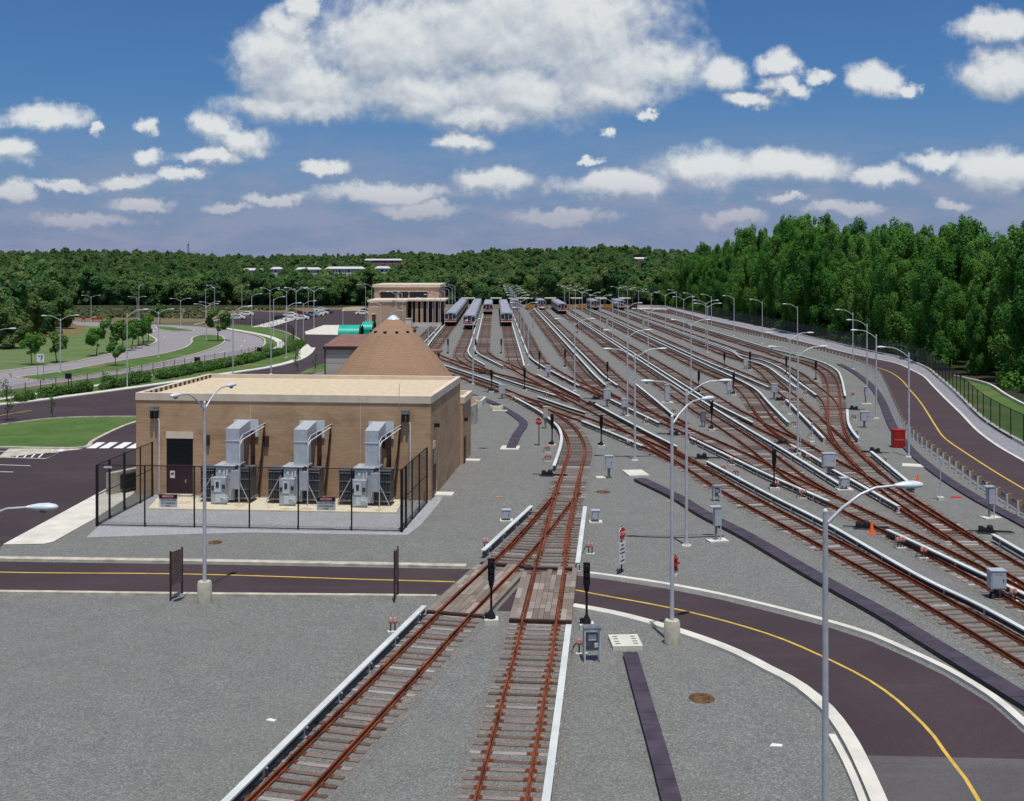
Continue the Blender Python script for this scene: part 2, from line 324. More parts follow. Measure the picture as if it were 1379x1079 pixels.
# ------------------------------------------------------------------ geometry helpers
def P(px, py, z=0.0):
    d = (ZC - z) * F / (py - HY); return Vector(((px - CX) * d / F, d, z))
def PL(pts, z=0.0): return [P(x, y, z) for x, y in pts]
class MB:
    """collects faces of ONE part and links them as one mesh object"""
    def __init__(s): s.v = []; s.f = []; s.m = []; s.sm = []
    def add(s, vs, fs, mi=0, smooth=False, M=None):
        o = len(s.v)
        s.v += [tuple(M @ Vector(p)) for p in vs] if M is not None else [tuple(p) for p in vs]
        for f in fs: s.f.append([o + i for i in f]); s.m.append(mi); s.sm.append(smooth)
        return s
    def box(s, c, sz, rz=0, mi=0, M=None, taper=1.0):
        x, y, z = (q / 2 for q in sz); t = taper
        vs = [(-x,-y,-z),(x,-y,-z),(x,y,-z),(-x,y,-z),(-x*t,-y*t,z),(x*t,-y*t,z),(x*t,y*t,z),(-x*t,y*t,z)]
        L = Matrix.Translation(c) @ Matrix.Rotation(rz, 4, 'Z')
        return s.add(vs, [(0,3,2,1),(4,5,6,7),(0,1,5,4),(1,2,6,5),(2,3,7,6),(3,0,4,7)], mi, False, (M @ L) if M is not None else L)
    def tube(s, pts, r, n=8, mi=0, caps=True, M=None, smooth=True):
        pts = [Vector(p) for p in pts]; rs = r if isinstance(r, (list, tuple)) else [r] * len(pts)
        vs = []; fs = []
        for i, p in enumerate(pts):
            d = (pts[min(i + 1, len(pts) - 1)] - pts[max(i - 1, 0)]).normalized()
            a = d.cross(Vector((0, 0, 1)) if abs(d.z) < .9 else Vector((1, 0, 0))).normalized(); b = a.cross(d)
            for k in range(n):
                t = 2 * math.pi * k / n; vs.append(p + a * math.cos(t) * rs[i] + b * math.sin(t) * rs[i])
        for i in range(len(pts) - 1):
            for k in range(n):
                k2 = (k + 1) % n; fs.append((i*n + k, i*n + k2, (i+1)*n + k2, (i+1)*n + k))
        s.add(vs, fs, mi, smooth, M)
        if caps:
            s.add([vs[k] for k in range(n)], [tuple(range(n))], mi, False, M)
            s.add([vs[(len(pts)-1)*n + k] for k in range(n)], [tuple(reversed(range(n)))], mi, False, M)
        return s
    def lathe(s, prof, n=16, mi=0, c=(0,0,0), smooth=True, M=None):
        """prof = [(r, z)...] from the bottom up"""
        vs = []; fs = []
        for r, z in prof:
            for k in range(n):
                t = 2 * math.pi * k / n; vs.append((c[0] + r * math.cos(t), c[1] + r * math.sin(t), c[2] + z))
        for i in range(len(prof) - 1):
            for k in range(n):
                k2 = (k + 1) % n; fs.append((i*n + k, i*n + k2, (i+1)*n + k2, (i+1)*n + k))
        s.add(vs, fs, mi, smooth, M)
        if prof[-1][0] > .001: s.add([vs[(len(prof)-1)*n + k] for k in range(n)], [tuple(range(n))], mi, False, M)
        return s
    def poly(s, pts, z, mi=0):
        p = [Vector((q[0], q[1], z)) for q in pts]
        tri = geometry.tessellate_polygon([p])
        for t in tri:
            a, b, c = (p[i] for i in t)
            if (b - a).cross(c - a).z < 0: t = t[::-1]
            s.add([p[i] for i in t], [(0, 1, 2)], mi)
        return s
    def prism(s, pts, z0, z1, mi=0):
        """closed prism over a ground outline (counter-clockwise or not)"""
        ar = sum(pts[i][0]*pts[(i+1)%len(pts)][1] - pts[(i+1)%len(pts)][0]*pts[i][1] for i in range(len(pts)))
        if ar < 0: pts = pts[::-1]
        s.poly(pts, z1, mi); n = len(pts)
        for i in range(n):
            a, b = pts[i], pts[(i+1) % n]
            s.add([(a[0],a[1],z0),(b[0],b[1],z0),(b[0],b[1],z1),(a[0],a[1],z1)], [(0,1,2,3)], mi)
        return s
    def build(s, name, mats, parent=None, loc=None, rz=0, label=None):
        me = bpy.data.meshes.new(name); me.from_pydata(s.v, [], s.f)
        for m in (mats if isinstance(mats, (list, tuple)) else [mats]): me.materials.append(m)
        me.polygons.foreach_set('material_index', s.m); me.polygons.foreach_set('use_smooth', s.sm); me.update()
        o = bpy.data.objects.new(name, me); COL.objects.link(o)
        if parent is not None: o.parent = parent
        if loc is not None: o.location = loc; o.rotation_euler = (0, 0, rz)
        if label: o['label'] = label
        return o
def tag(o, label, cat, group=None, kind=None):
    o['label'] = label; o['category'] = cat
    if group: o['group'] = group
    if kind: o['kind'] = kind
    return o
def thing(name, label, cat, loc=(0,0,0), rz=0, group=None):
    o = bpy.data.objects.new(name, None); COL.objects.link(o); o.location = loc; o.rotation_euler = (0,0,rz)
    o.empty_display_size = .2
    return tag(o, label, cat, group)
def struct(mb, name, mats):
    o = mb.build(name, mats); o['kind'] = 'structure'; return o
def dup(root, loc, rz=0, label=None, group=None, scale=None):
    r = root.copy(); COL.objects.link(r); r.location = loc; r.rotation_euler = (0, 0, rz)
    if label: r['label'] = label
    if group: r['group'] = group
    if scale is not None: r.scale = scale
    for ch in root.children:
        c = ch.copy(); COL.objects.link(c); c.parent = r
        for g in ch.children:
            d = g.copy(); COL.objects.link(d); d.parent = c
    return r
class Once:
    """first placement moves the model itself, the following ones copy it"""
    def __init__(s, root): s.root = root; s.used = False
    def put(s, loc, rz=0, label=None, group=None, scale=None):
        if not s.used:
            s.used = True; r = s.root; r.location = loc; r.rotation_euler = (0, 0, rz)
            if label: r['label'] = label
            if group: r['group'] = group
            if scale is not None: r.scale = scale
            return r
        return dup(s.root, loc, rz, label, group, scale if scale is not None else (1,1,1))
def resample(pts, step=1.0, sm=0):
    pts = [Vector((p[0], p[1], 0)) for p in pts]
    # centripetal catmull-rom
    out = []
    q = [pts[0] * 2 - pts[1]] + pts + [pts[-1] * 2 - pts[-2]]
    for i in range(1, len(q) - 2):
        p0, p1, p2, p3 = q[i-1:i+3]; n = max(2, int((p2 - p1).length / step))
        t0 = 0; t1 = t0 + max(1e-4, (p1-p0).length) ** .5; t2 = t1 + max(1e-4, (p2-p1).length) ** .5; t3 = t2 + max(1e-4, (p3-p2).length) ** .5
        for k in range(n):
            t = t1 + (t2 - t1) * k / n
            A1 = p0*((t1-t)/(t1-t0)) + p1*((t-t0)/(t1-t0)); A2 = p1*((t2-t)/(t2-t1)) + p2*((t-t1)/(t2-t1)); A3 = p2*((t3-t)/(t3-t2)) + p3*((t-t2)/(t3-t2))
            B1 = A1*((t2-t)/(t2-t0)) + A2*((t-t0)/(t2-t0)); B2 = A2*((t3-t)/(t3-t1)) + A3*((t-t1)/(t3-t1))
            out.append(B1*((t2-t)/(t2-t1)) + B2*((t-t1)/(t2-t1)))
    out.append(pts[-1])
    # even spacing
    L = [0]
    for a, b in zip(out, out[1:]): L.append(L[-1] + (b-a).length)
    n = max(2, int(L[-1] / step)); res = []; j = 0
    for k in range(n + 1):
        s = L[-1] * k / n
        while j < len(L) - 2 and L[j+1] < s: j += 1
        t = (s - L[j]) / max(1e-6, L[j+1] - L[j]); res.append(out[j].lerp(out[j+1], min(1, max(0, t))))
    for _ in range(sm):
        res = [res[0]] + [(res[i-1] + res[i]*2 + res[i+1]) / 4 for i in range(1, len(res)-1)] + [res[-1]]
    return res
def tangents(c):
    return [(c[min(i+1, len(c)-1)] - c[max(i-1, 0)]).normalized() for i in range(len(c))]
def offset(c, off):
    """off > 0 = to the right of the running direction"""
    return [p + Vector((t.y, -t.x, 0)) * off for p, t in zip(c, tangents(c))]
def sweep(mb, c, prof, mi=0, closed=True):
    """sweep a cross-section [(lateral, z)] along a ground path"""
    T = tangents(c); n = len(prof); vs = []
    for p, t in zip(c, T):
        r = Vector((t.y, -t.x, 0))
        for a, z in prof: vs.append((p.x + r.x*a, p.y + r.y*a, z))
    fs = []; m = n if closed else n - 1
    for i in range(len(c) - 1):
        for k in range(m):
            k2 = (k+1) % n; fs.append((i*n+k, (i+1)*n+k, (i+1)*n+k2, i*n+k2))
    mb.add(vs, fs, mi)
    if closed:
        mb.add(vs[:n], [tuple(range(n))], mi); mb.add(vs[-n:], [tuple(reversed(range(n)))], mi)
    return mb
def rect(w, z0, z1, o=0): return [(o-w/2, z0), (o-w/2, z1), (o+w/2, z1), (o+w/2, z0)]

# ------------------------------------------------------------------ terrain
def hill(x, y):
    if y < 440: return 0.0
    a = min(1, (y - 440) / 130); v = -9.0 * a * a * (3 - 2*a)
    b = max(0, min(1, (y - 600) / 800)); u = x / max(y, 1)
    g = 26 + 5.0 * math.exp(-((u - .06) / .12) ** 2) + 4 * math.exp(-((u + .40) / .09) ** 2) - 3.5 * math.exp(-((u + .16) / .07) ** 2)
    return v + g * (b * b * (3 - 2*b)) + b * (2.2 * math.sin(x * .007 + 1) * math.sin(y * .006) + 2.0 * math.sin(x * .021 + y * .004) + 1.6 * math.sin(x * .047 + 2))
xs = [-3200, -2400, -1800] + list(range(-1400, 1401, 50)) + [1800, 2400, 3200]
ys = [-400, -100, 0, 60, 120, 180, 240, 300, 360, 400, 430] + list(range(460, 2001, 40)) + [2300, 2800, 3500, 4500]
mb = MB(); vs = [(x, y, hill(x, y) - .03 if y >= 440 else -.03) for y in ys for x in xs]; nx = len(xs)
mb.add(vs, [(j*nx+i, j*nx+i+1, (j+1)*nx+i+1, (j+1)*nx+i) for j in range(len(ys)-1) for i in range(nx-1)], 0, True)
struct(mb, 'ground', FLOOR)

def sheet(name, px, z, m, extra=None):
    mb = MB(); mb.poly([(p.x, p.y) for p in PL(px)], z)
    return struct(mb, name, m)
# meadow and lawns on the left
sheet('meadow', [(-900,1100),(-900,417),(0,415.5),(180,415.5),(300,415.5),(500,414),(620,404),(560,520),(300,700),(-200,1100)], -.012, MEADOW)
# gravel yard
inner = [(860,417),(905,423.5),(940,433),(962,439),(1000,447.5),(1040,457),(1065,462),(1104,471.5),(1147.5,483),(1172,494),(1183.5,504.5),(1197,531),(1212,564.6),(1234.7,593.5),(1268,615),(1310,646),(1379,692),(1500,770),(1750,935)]
outer = [(866,411.5),(899,415.7),(951,430),(996,440.5),(1040,451),(1097,465),(1143.6,476.6),(1180,484.4),(1208,490.5),(1229,500),(1243.8,508),(1257,521.6),(1272,537),(1293.6,558),(1318.8,584),(1348.7,605.6),(1379,623),(1500,700),(1750,850)]
band = [(862,409.5),(899,413),(951,424.5),(1040,443),(1110,459),(1180,475.5),(1209.7,481.6),(1246.7,495.6),(1263,508),(1283.8,526),(1303,545),(1325,566),(1353.5,585),(1379,599),(1500,668),(1750,800)]
gpoly = [(-900,1500),(-900,760),(0,742),(3.6,734),(130,666),(179,639),(260,600),(330,560),(425,500),(480,470),(500,445),(560,415),(575,409.5),(862,409.5)] + inner[1:] + [(2600,1500)]
sheet('gravel_yard', gpoly, .004, GRAVEL)
# asphalt of the parking lots and access road
sheet('parking_lot_asphalt', [(-900,1190),(3.6,734),(130,666),(179,639),(260,600),(330,560),(425,502),(437,497),(470,476),(500,452),(500,416),(470,417),(430,417),(400,423.5),(345,419),(312,423),(270,436),(300,436),(350,441),(392,452),(400,462),(375,480),(330,496),(220,516),(80,535),(-100,556),(-900,620)], .010, ASPH)
# street
street = [(-500,575),(-100,541),(0,526),(80,515),(160,504),(240,491),(290,483),(331,475),(352,467),(356,461),(352,455.5),(336,450.5),(307,445),(285,442),(262,439.5),(214,437),(130,434.5),(60,431),(60,434.5),(130,440),(190,443),(207,446),(200,451),(206,454.5),(211,459),(204,464),(175,470),(143,478),(96,488),(48,494),(0,500),(-500,528)]
sheet('street', street, .014, ASPH_STREET)
lawn = [(-500,528),(0,500),(48,494),(96,488),(143,478),(175,470),(204,464),(211,459),(206,454.5),(200,451),(207,446),(190,443),(130,440),(112,439.5),(116,443),(105,450),(85,453.5),(60,455),(40,460),(0,469),(-200,480),(-500,500)]
sheet('lawn', lawn, .014, GRASS2)
sheet('dry_grass', [(112,439.5),(117,443),(106,450.5),(85,454),(60,455.5),(40,460.5),(0,470),(-80,480),(-80,468),(0,459),(40,449),(55,444),(80,440.5)], .030, grass_mat('dry_grass', (.20, .145, .060), (.14, .13, .045), (.10, .12, .04), .60, .1))
median = [(21,509),(80,501.4),(143.6,489.5),(220,476.7),(246,469.8),(258,462),(259,456),(270,452),(283.5,451.2),(296,452.6),(302,456.7),(301,462),(285.5,470),(260,478),(220,488),(143.6,502),(56,512.6)]
sheet('median_lawn', median, .05, GRASS)
isle = [(209,439.6),(225,440.5),(263,446),(240,446.6),(215,444)]
sheet('median_lawn', isle, .05, GRASS)
verge = [(-300,575),(0,545),(80,536),(220,516),(313,501.5),(358,495),(398,484.5),(413,476),(418,467),(409,463),(400,455),(388,448),(350,440),(300,436.5),(285,440.5),(307,444),(338,449.5),(354,455),(359,461),(354,468),(331,477),(290,485),(240,493),(160,506),(80,517),(0,528),(-300,560)]
sheet('verge', verge, .018, GRASS)
sheet('grass_island', [(-300,635),(-60,603),(0,603),(114,602.5),(122,596),(165,574),(200,560),(200,561),(150,561),(75,563),(0,572),(-80,588),(-300,605)], .018, GRASS)
sheet('grass_island', [(400,505),(437,500),(437,489),(415,497)], .018, GRASS)
sheet('grass_patch', [(1284,508.6),(1307,513.4),(1331,520),(1355,535),(1379,548),(1500,603),(1750,720),(1750,800),(1500,668),(1379,600),(1353.5,586),(1325,567),(1303,546),(1290,533),(1270,515)], .004, GRASS)
# perimeter road, bank, foreground road
sheet('perimeter_road', inner + outer[::-1], .012, asphalt_mat('asphalt_perimeter', (.058, .038, .044), (.066, .046, .050)))
sheet('gravel_bank', outer + band[::-1], .010, GRAVEL_BANK)
up_edge = [(-500,745),(0,756.5),(60,757.5),(250,760),(500,764.5),(640,767),(773,774.6),(793,778),(818,781),(896,793),(971,808),(1040,825),(1109,843),(1173,864),(1222,886),(1273.5,911),(1335,949),(1379,988),(1440,1050),(1500,1130),(1560,1250),(1600,1400)]
lo_edge = [(-500,792),(0,795.5),(250,798.5),(500,800.5),(593,801.5),(600,820),(700,824),(768,817),(817.6,824.6),(877,839),(921,851.7),(985.7,875),(1040,901),(1072,916),(1106,943),(1123.6,957.7),(1138,977),(1150.6,994.5),(1168,1024),(1192,1079),(1215,1140),(1240,1250),(1250,1400)]
sheet('access_road', up_edge + lo_edge[::-1], .012, ASPH)
sheet('worn_asphalt_patch', [(1168,1018),(1380,1023),(1437,1050),(1497,1130),(1557,1250),(1597,1400),(1253,1400),(1243,1250),(1218,1140),(1195,1079),(1171,1024)], .016, ASPH_OLD)
def strip(name, px, w, z0, z1, m, step=1.0, z=0.0, off=0):
    c = resample(PL(px), step); mb = MB(); sweep(mb, c, rect(w, z0, z1, off), 0); return struct(mb, name, m)
strip('yellow_centre_line', [(-500,755),(0,771),(250,773.5),(500,781),(613,784)], .13, .004, .021, YELLOW)
strip('yellow_centre_line', [(775,795),(799.5,800),(921,823),(1040,856),(1114,887.6),(1163,912),(1202,938),(1232,965),(1256,989.6),(1276,1019),(1298,1046),(1318,1079),(1350,1140),(1400,1260)], .13, .004, .022, YELLOW)
strip('yellow_centre_line', [(905,421),(960,436),(1026,453.7),(1091,468.5),(1150,484.5),(1180,494.5),(1199,501.5),(1213,511),(1224,523.6),(1240,542.5),(1262,577),(1271.5,589.8),(1293.6,605.6),(1347,640),(1379,659),(1500,733),(1700,860)], .16, .004, .021, YELLOW, 2)
strip('yellow_centre_line', [(-120,580),(0,559.8),(42,553)], .15, .004, .021, YELLOW)
def kerb(px, w=.30, z1=.13, m=None, step=1.0): return strip('kerb', px, w, -.02, z1, m or CONC, step)
kerb([(-500,742),(0,753.5),(60,754.5),(250,757),(500,761.5),(628,764)], .50, .12)
kerb([(-500,796),(0,799),(250,802),(500,804),(588,805)], .30, .12)
kerb([(790,774),(818,777.5),(896,789),(971,803.5),(1040,820),(1109,838),(1173,857.5),(1222,879),(1273.5,903),(1335,940),(1379,977),(1443,1040),(1505,1120),(1570,1250)], .32, .14, CONC_W)
kerb([(771,818.5),(817.6,826.6),(877,841.5),(921,855),(985.7,878.5),(1037,905),(1069,921),(1100,945),(1118,962),(1132,981),(1144,999),(1160,1030),(1184,1084),(1206,1145),(1225,1250)], .50, .14, CONC_W)
kerb([(1120,993),(1140,1030),(1158,1072),(1175,1120)], .24, .12, CONC_W)
kerb(outer, .28, .15, CONC_W, 2)
kerb([(-300,566),(0,545.5),(80,536),(220,517),(313,502.5),(358,496),(398,486),(414,477),(420,469)], 1.4, .13, CONC_W, 2)
kerb([(409,463),(398,454),(375,445),(345,439.5)], .3, .13, CONC, 2)
kerb([(-300,636),(-60,604),(0,603.6),(115,603.6),(122,597),(165,575.5),(205,562)], .35, .13, CONC)
kerb([(0,573),(75,564),(150,562),(200,562)], .2, .13, CONC)
kerb([(x, y) for x, y in median] + [median[0]], .35, .13, CONC, 2)
kerb(isle + [isle[0]], .4, .13, CONC, 3)
kerb([(0,500.5),(48,494.5),(96,488.4),(143,478.3),(175,470.2),(204,464.2),(211,459),(206,454.5),(200,451),(207,446),(190,443),(130,440)], .45, .13, CONC, 2)
kerb([(-200,548),(0,527),(80,516),(160,505),(240,492),(290,484),(331,476),(352.5,467.5),(357,461),(353,455),(336,450),(307,444.3)], .35, .13, CONC, 2)
kerb([(262,437.5),(299,430),(312,424.5),(318,422.5)], .5, .13, CONC_W, 2)
strip('path', [(296,441),(331,446.7),(352,450.8),(367,455),(377,461),(375,468),(352,477.5),(300,488),(230,501),(160,514.5),(60,529),(-60,546)], 1.5, -.02, .024, CONC_W, 2)
strip('path', [(352,440.5),(366,436.5),(379,432.5),(392,429)], 5, -.02, .03, CONC_W, 3)
sheet('concrete_apron', [(436,438),(462,438),(505,438),(505,452),(411.7,450.5),(410.5,447)], .03, CONC_W)
sheet('concrete_apron', [(398,486),(414,478),(420.6,470),(414,464),(407,469),(400,478)], .135, CONC_W)
sheet('pavement', [(3.6,734),(60,733),(72,730),(131,697),(179,666),(187,652),(179,639),(130,665.7)], .03, CONC_W)
sheet('pavement', [(-200,618),(0,614),(12,604.6),(112,604.6),(104,606),(0,617)], .022, CONC)
sheet('tan_yard', [(460,419),(462,414.5),(475,413),(492,413),(492,418.5)], .02, mat('tan_earth', (.34, .27, .17), .95, var=.1, vscale=.1))
sheet('pale_gravel_strip', [(116,724),(140,702),(205,668),(215,664),(598,664),(592,677),(566,708),(548,721),(330,717.5)], .012, GRAVEL_LIGHT)
# markings on the lots
for a, b, w in [((-60,606.5),(79,610),.12),((-60,614),(61,618),.12),((79,610),(61,618),.12),((-60,624.5),(41,627.5),.12),((-60,634.5),(18,636),.12)] + [((x+8.5,608.2+i*.05),(x,616+i*.12),.13) for i, x in enumerate([-9,1.5,12,22,32,42,52])] + [((79,610),(62.5,617.5),.14)]:
    c = [P(*a), P(*b)]; mb = MB(); sweep(mb, c, rect(w, .004, .020), 0); struct(mb, 'parking_line', WHITE)
for x in (118, 135, 154, 172):
    sheet('crosswalk_stripe', [(x-2,604),(x+11,604),(x+24,596),(x+13,596)], .018, WHITE)
sheet('accessible_bay_marking', [(65,608.6),(86,609.2),(90,604.6),(70,604.2)], .019, BLUEP)
sheet('accessible_bay_symbol', [(68,607.4),(72,607.5),(73,606.2),(69,606.1)], .024, WHITE)
sheet('accessible_bay_symbol', [(74,608),(84,608.4),(86,605.7),(80,605.6),(79,607)], .024, WHITE)
for pts in [[(150,461),(214,456),(226,449)],[(100,508),(200,492),(300,474),(330,463),(325,455)]]:
    c = resample(PL(pts), 3)
    for i in range(0, len(c) - 2, 5):
        mb = MB(); sweep(mb, [c[i], c[i+1]], rect(.15, .004, .022), 0); struct(mb, 'lane_dash', WHITE)

# ------------------------------------------------------------------ railway tracks
G2_ = 0.7525
RAILP = [(-.075,0),(-.075,.02),(-.012,.035),(-.012,.13),(-.036,.14),(-.036,.175),(.036,.175),(.036,.14),(.012,.13),(.012,.035),(.075,.02),(.075,0)]
_tie = MB(); _tie.box((0,0,0), (2.60,.20,.16), 0, 0)
for s_ in (-1, 1): _tie.box((s_*G2_,0,.089), (.40,.20,.018), 0, 1); [_tie.box((s_*G2_+q,0,.115), (.05,.10,.036), 0, 1) for q in (-.11,.11)]
tie_me = _tie.build('sleeper', [TIE, RUST]); TIE_MESH = tie_me.data; bpy.data.objects.remove(tie_me)
SIMPLE = MB(); SIMPLE.box((0,0,0), (2.62,.23,.16))
ntrack = 0
BED = gravel_mat('track_bed_ballast', (.184, .181, .168), (.168, .148, .130), 19, .85)
def in_view(p): return p.y > 20 and abs(p.x) < p.y * .50 + 2
TR_GROUP = 'rusty tracks of the rail yard'
def track(label, c, nind=60, far=130.):
    global ntrack
    dz = .0016 * (ntrack % 12); ntrack += 1
    mid = c[len(c)//2]
    t = thing('railway_track', label, 'railway track', (0, 0, dz), 0, TR_GROUP)
    for s in (-1, 1):
        mb = MB(); sweep(mb, offset(c, s*G2_), [(a, z + .052) for a, z in RAILP]); mb.build('rail', RUST if s < 0 else RUST, t)
    # sleepers
    L = [0]
    for a, b in zip(c, c[1:]): L.append(L[-1] + (b-a).length)
    n = int(L[-1] / .61); T = tangents(c); pos = []; j = 0
    for k in range(n):
        s = (k + .5) * .61
        while j < len(L) - 2 and L[j+1] < s: j += 1
        u = (s - L[j]) / (L[j+1] - L[j]); p = c[j].lerp(c[j+1], u); pos.append((p, math.atan2(T[j].y, T[j].x) - math.pi/2 + random.gauss(0, .012), random.gauss(0, .035)))
    order = sorted(range(n), key=lambda i: pos[i][0].y)
    near = [i for i in order if in_view(pos[i][0]) and pos[i][0].y < far][:nind]; ns = set(near)
    for i in near:
        p, a, sl = pos[i]; o = bpy.data.objects.new('sleeper', TIE_MESH); COL.objects.link(o); o.parent = t
        r = Vector((math.cos(a), math.sin(a), 0)); o.location = (p.x + r.x*sl, p.y + r.y*sl, .012 - .052 + random.uniform(-.022, .010)); o.rotation_euler = (0, 0, a)
    bed = MB(); sweep(bed, c, [(-1.62, .0075 + dz*.5), (1.62, .0075 + dz*.5)], 0, False); bo = bed.build('ballast_bed', BED); bo['kind'] = 'structure'
    rest = MB()
    for i in range(n):
        if i in ns: continue
        p, a, sl = pos[i]; rest.box((p.x, p.y, -.036 + random.uniform(-.014,.008)), (2.60,.20,.16), a)
    if n - len(near) > 12:
        o = rest.build('sleepers', TIE, t)
        o['kind'] = 'stuff'
    return t
K_ = [-1.342,-1.0,-.74,-.40,-.14,.202,.47,.81,1.08,1.42,1.67,2.02,2.29,2.63,2.88,3.2]
HR = 15.65
def kx(k, d): return (666 - CX) / F * d + k * HR
def straight(k, y0, y1=412.5):
    """points of a storage track from image row y1 (far) to y0 (near)"""
    d1, d0 = HR * F / (y1 - HY), HR * F / (y0 - HY); n = max(2, int((d1 - d0) / 12))
    return [Vector((kx(k, d1 + (d0-d1)*i/n), d1 + (d0-d1)*i/n, 0)) for i in range(n + 1)]
def PT(pts): return [Vector((p.x, p.y, 0)) for p in PL(pts, .25)]
T = {}
def st(i, y0, curve, sm=3): return resample(straight(K_[i-1], y0) + PT(curve), 1.0, sm)
T[1] = resample(straight(K_[0], 438) + PT([(540,452),(512,470)]), 1, 3)
T[2] = st(2, 455, [(563,462),(553,474)])
T[3] = st(3, 464, [(583,470),(583.5,474.5),(590,479.5),(602,484)])
T[4] = st(4, 472, [(618.7,476.5),(620.5,481),(628,487),(640,493),(661,501.5)])
T[5] = st(5, 465, [(651,470.5),(653,475),(660,480.5),(675,487.5),(690,494),(707,502)])
T[6] = st(6, 482, [(693,489),(698,496),(709,503.5),(723,511)])
T[7] = st(7, 474, [(725,481),(729,487),(736,492.5),(747,499.5),(768,511),(790,521)])
T[8] = st(8, 503, [(797,515),(808,524.5),(822,533),(838,541)])
T[9] = st(9, 512, [(849,525),(863,536),(878,547.5),(895,558),(914,569)])
T[10] = st(10, 535, [(952,557.5),(987,579.5),(1019,601),(1044,620.5),(1064,636),(1087,651.5),(1112,665)])
T[11] = st(11, 540, [(985,550),(1004,560),(1022,570.5),(1040,580),(1057,587.5),(1074,596)])
T[12] = st(12, 498, [(971,507),(987,514),(1001,523),(1011,533.5),(1019,545),(1027,556.5),(1037,568),(1048,578),(1062,588),(1080,598.5)])
T[13] = st(13, 497, [(1005,505.5),(1022,513),(1040,519),(1056,527),(1073,539)])
T[14] = st(14, 478, [(998,483),(1012,489),(1023,495.5),(1034,504.5),(1045,516),(1058,527.5),(1072,540),(1090,556),(1102,567),(1123,586.5),(1135,598),(1148,610),(1170,631),(1192,651),(1213,667.5),(1253.5,694.5),(1294.5,721),(1323,739),(1361,761),(1405,787),(1470,826),(1680,952)])
T[15] = st(15, 474, [(1022,480),(1039,485.5),(1054,492),(1074,503),(1091.5,517),(1104,527),(1113,535.5),(1119,544),(1122,553),(1123,563)])
T[16] = st(16, 474, [(1052,479.5),(1078,485.5),(1093,490),(1107,497),(1116,505),(1121,516),(1123,528),(1123.5,542),(1124,556),(1125,567),(1128,580),(1135,594),(1148,608.5),(1165,625)])
LEADS = {
 'A': [(518,466),(560,484),(600,498.7),(639,512),(672,523),(691,531),(714,541.5),(728,549.5),(742,557.5),(754,565.5),(763,573.5),(770,582),(775,592),(777.5,602),(776.5,612),(773.5,620),(768.6,638.6),(763.8,653),(757,682),(750,710),(741,758),(725.9,837),(708.6,919),(672.8,1079),(652,1173),(600,1375),(375,2400)],
 'B': [(691,531),(714,539),(737,546.5),(762,555.5),(790,565),(815,574),(838,583),(860,592.5),(880,601),(900,611),(922,622)],
 'C': [(540,459),(566,470),(591,479.5),(610,486.5),(630,494),(661,502),(691,509.5),(719.5,518),(746,528),(772,539.5)],
 'E': [(661,482),(684,491),(707,502),(728,513),(748,523.5),(772,536.5),(800,550.5),(830,566),(850,577.5),(880,594),(897,604.5),(920,618),(946,634),(968,648.5),(1024,680),(1070,704.5),(1118.5,730),(1163,753.5),(1207,777),(1245,799),(1283.6,820.5),(1320,841.5),(1354.5,862),(1420,901),(1500,949),(1720,1081)],
 'F': [(768,511),(790,520.5),(812,530.5),(835,540),(860,551),(885,562),(910,572.5),(935,583.5),(967,597.5),(1000,613),(1026,626),(1058,641.5),(1087,656),(1112,667),(1136,678.5),(1162,691.5),(1202,710.5),(1228,723.5),(1254,737),(1299,759.5),(1345,784),(1410,820),(1480,858),(1700,978)],
 'H': [(1057,587.5),(1072,595.5),(1095,607.5),(1120,621.5),(1152,639),(1187,659),(1219,679),(1253,700),(1294,724)],
 'L': [(766,660),(757,670.5),(746,683),(731,702),(712,724),(686,752),(648,788),(611,825),(540,899.5),(466,976),(384,1060),(364,1081),(300,1147),(240,1209),(57,1380),(-922,2400)],
}
for k, v in LEADS.items(): T[k] = resample(PT(v), 1.0, 4)
LB = {1:'leftmost storage track, running past the brick shed', 2:'second storage track from the left, right of the brick shed', 3:'storage track under the leftmost parked train', 4:'storage track under the second parked train with a sharp bend in front of it',
 5:'storage track under the short third train, bending hard right', 6:'storage track under the fourth parked train', 7:'empty storage track just right of the four parked trains', 8:'empty storage track second to the right of the fourth train',
 9:'empty storage track just left of the lone distant train car', 10:'storage track under the lone distant train', 11:'storage track just right of the lone distant train', 12:'storage track that swings down past the grey cabinet in the middle right',
 13:'fourth storage track counted from the perimeter road', 14:'third storage track counted from the perimeter road, running out at the right edge', 15:'second storage track counted from the perimeter road', 16:'outermost storage track with a tight curve beside the perimeter road',
 'A':'curving track round the tan building, through the crossing to the bottom edge', 'B':'short connecting track behind the stop sign joining the main lead', 'C':'lead track behind the brown shingled dome', 'E':'long lead track running diagonally to the lower right edge',
 'F':'second long diagonal lead track behind the one with the wide sleepers', 'H':'connecting track merging beside the phone cabinet on the right', 'L':'branch track splitting left through the timber crossing to the bottom left'}
NI = {'A':100, 'L':100, 'E':100, 'F':95, 14:80, 'H':40, 10:45, 12:40, 16:40, 11:25, 'B':40}
TRK = {}
for k, c in T.items(): TRK[k] = track(LB[k], c, NI.get(k, 20), 118.)
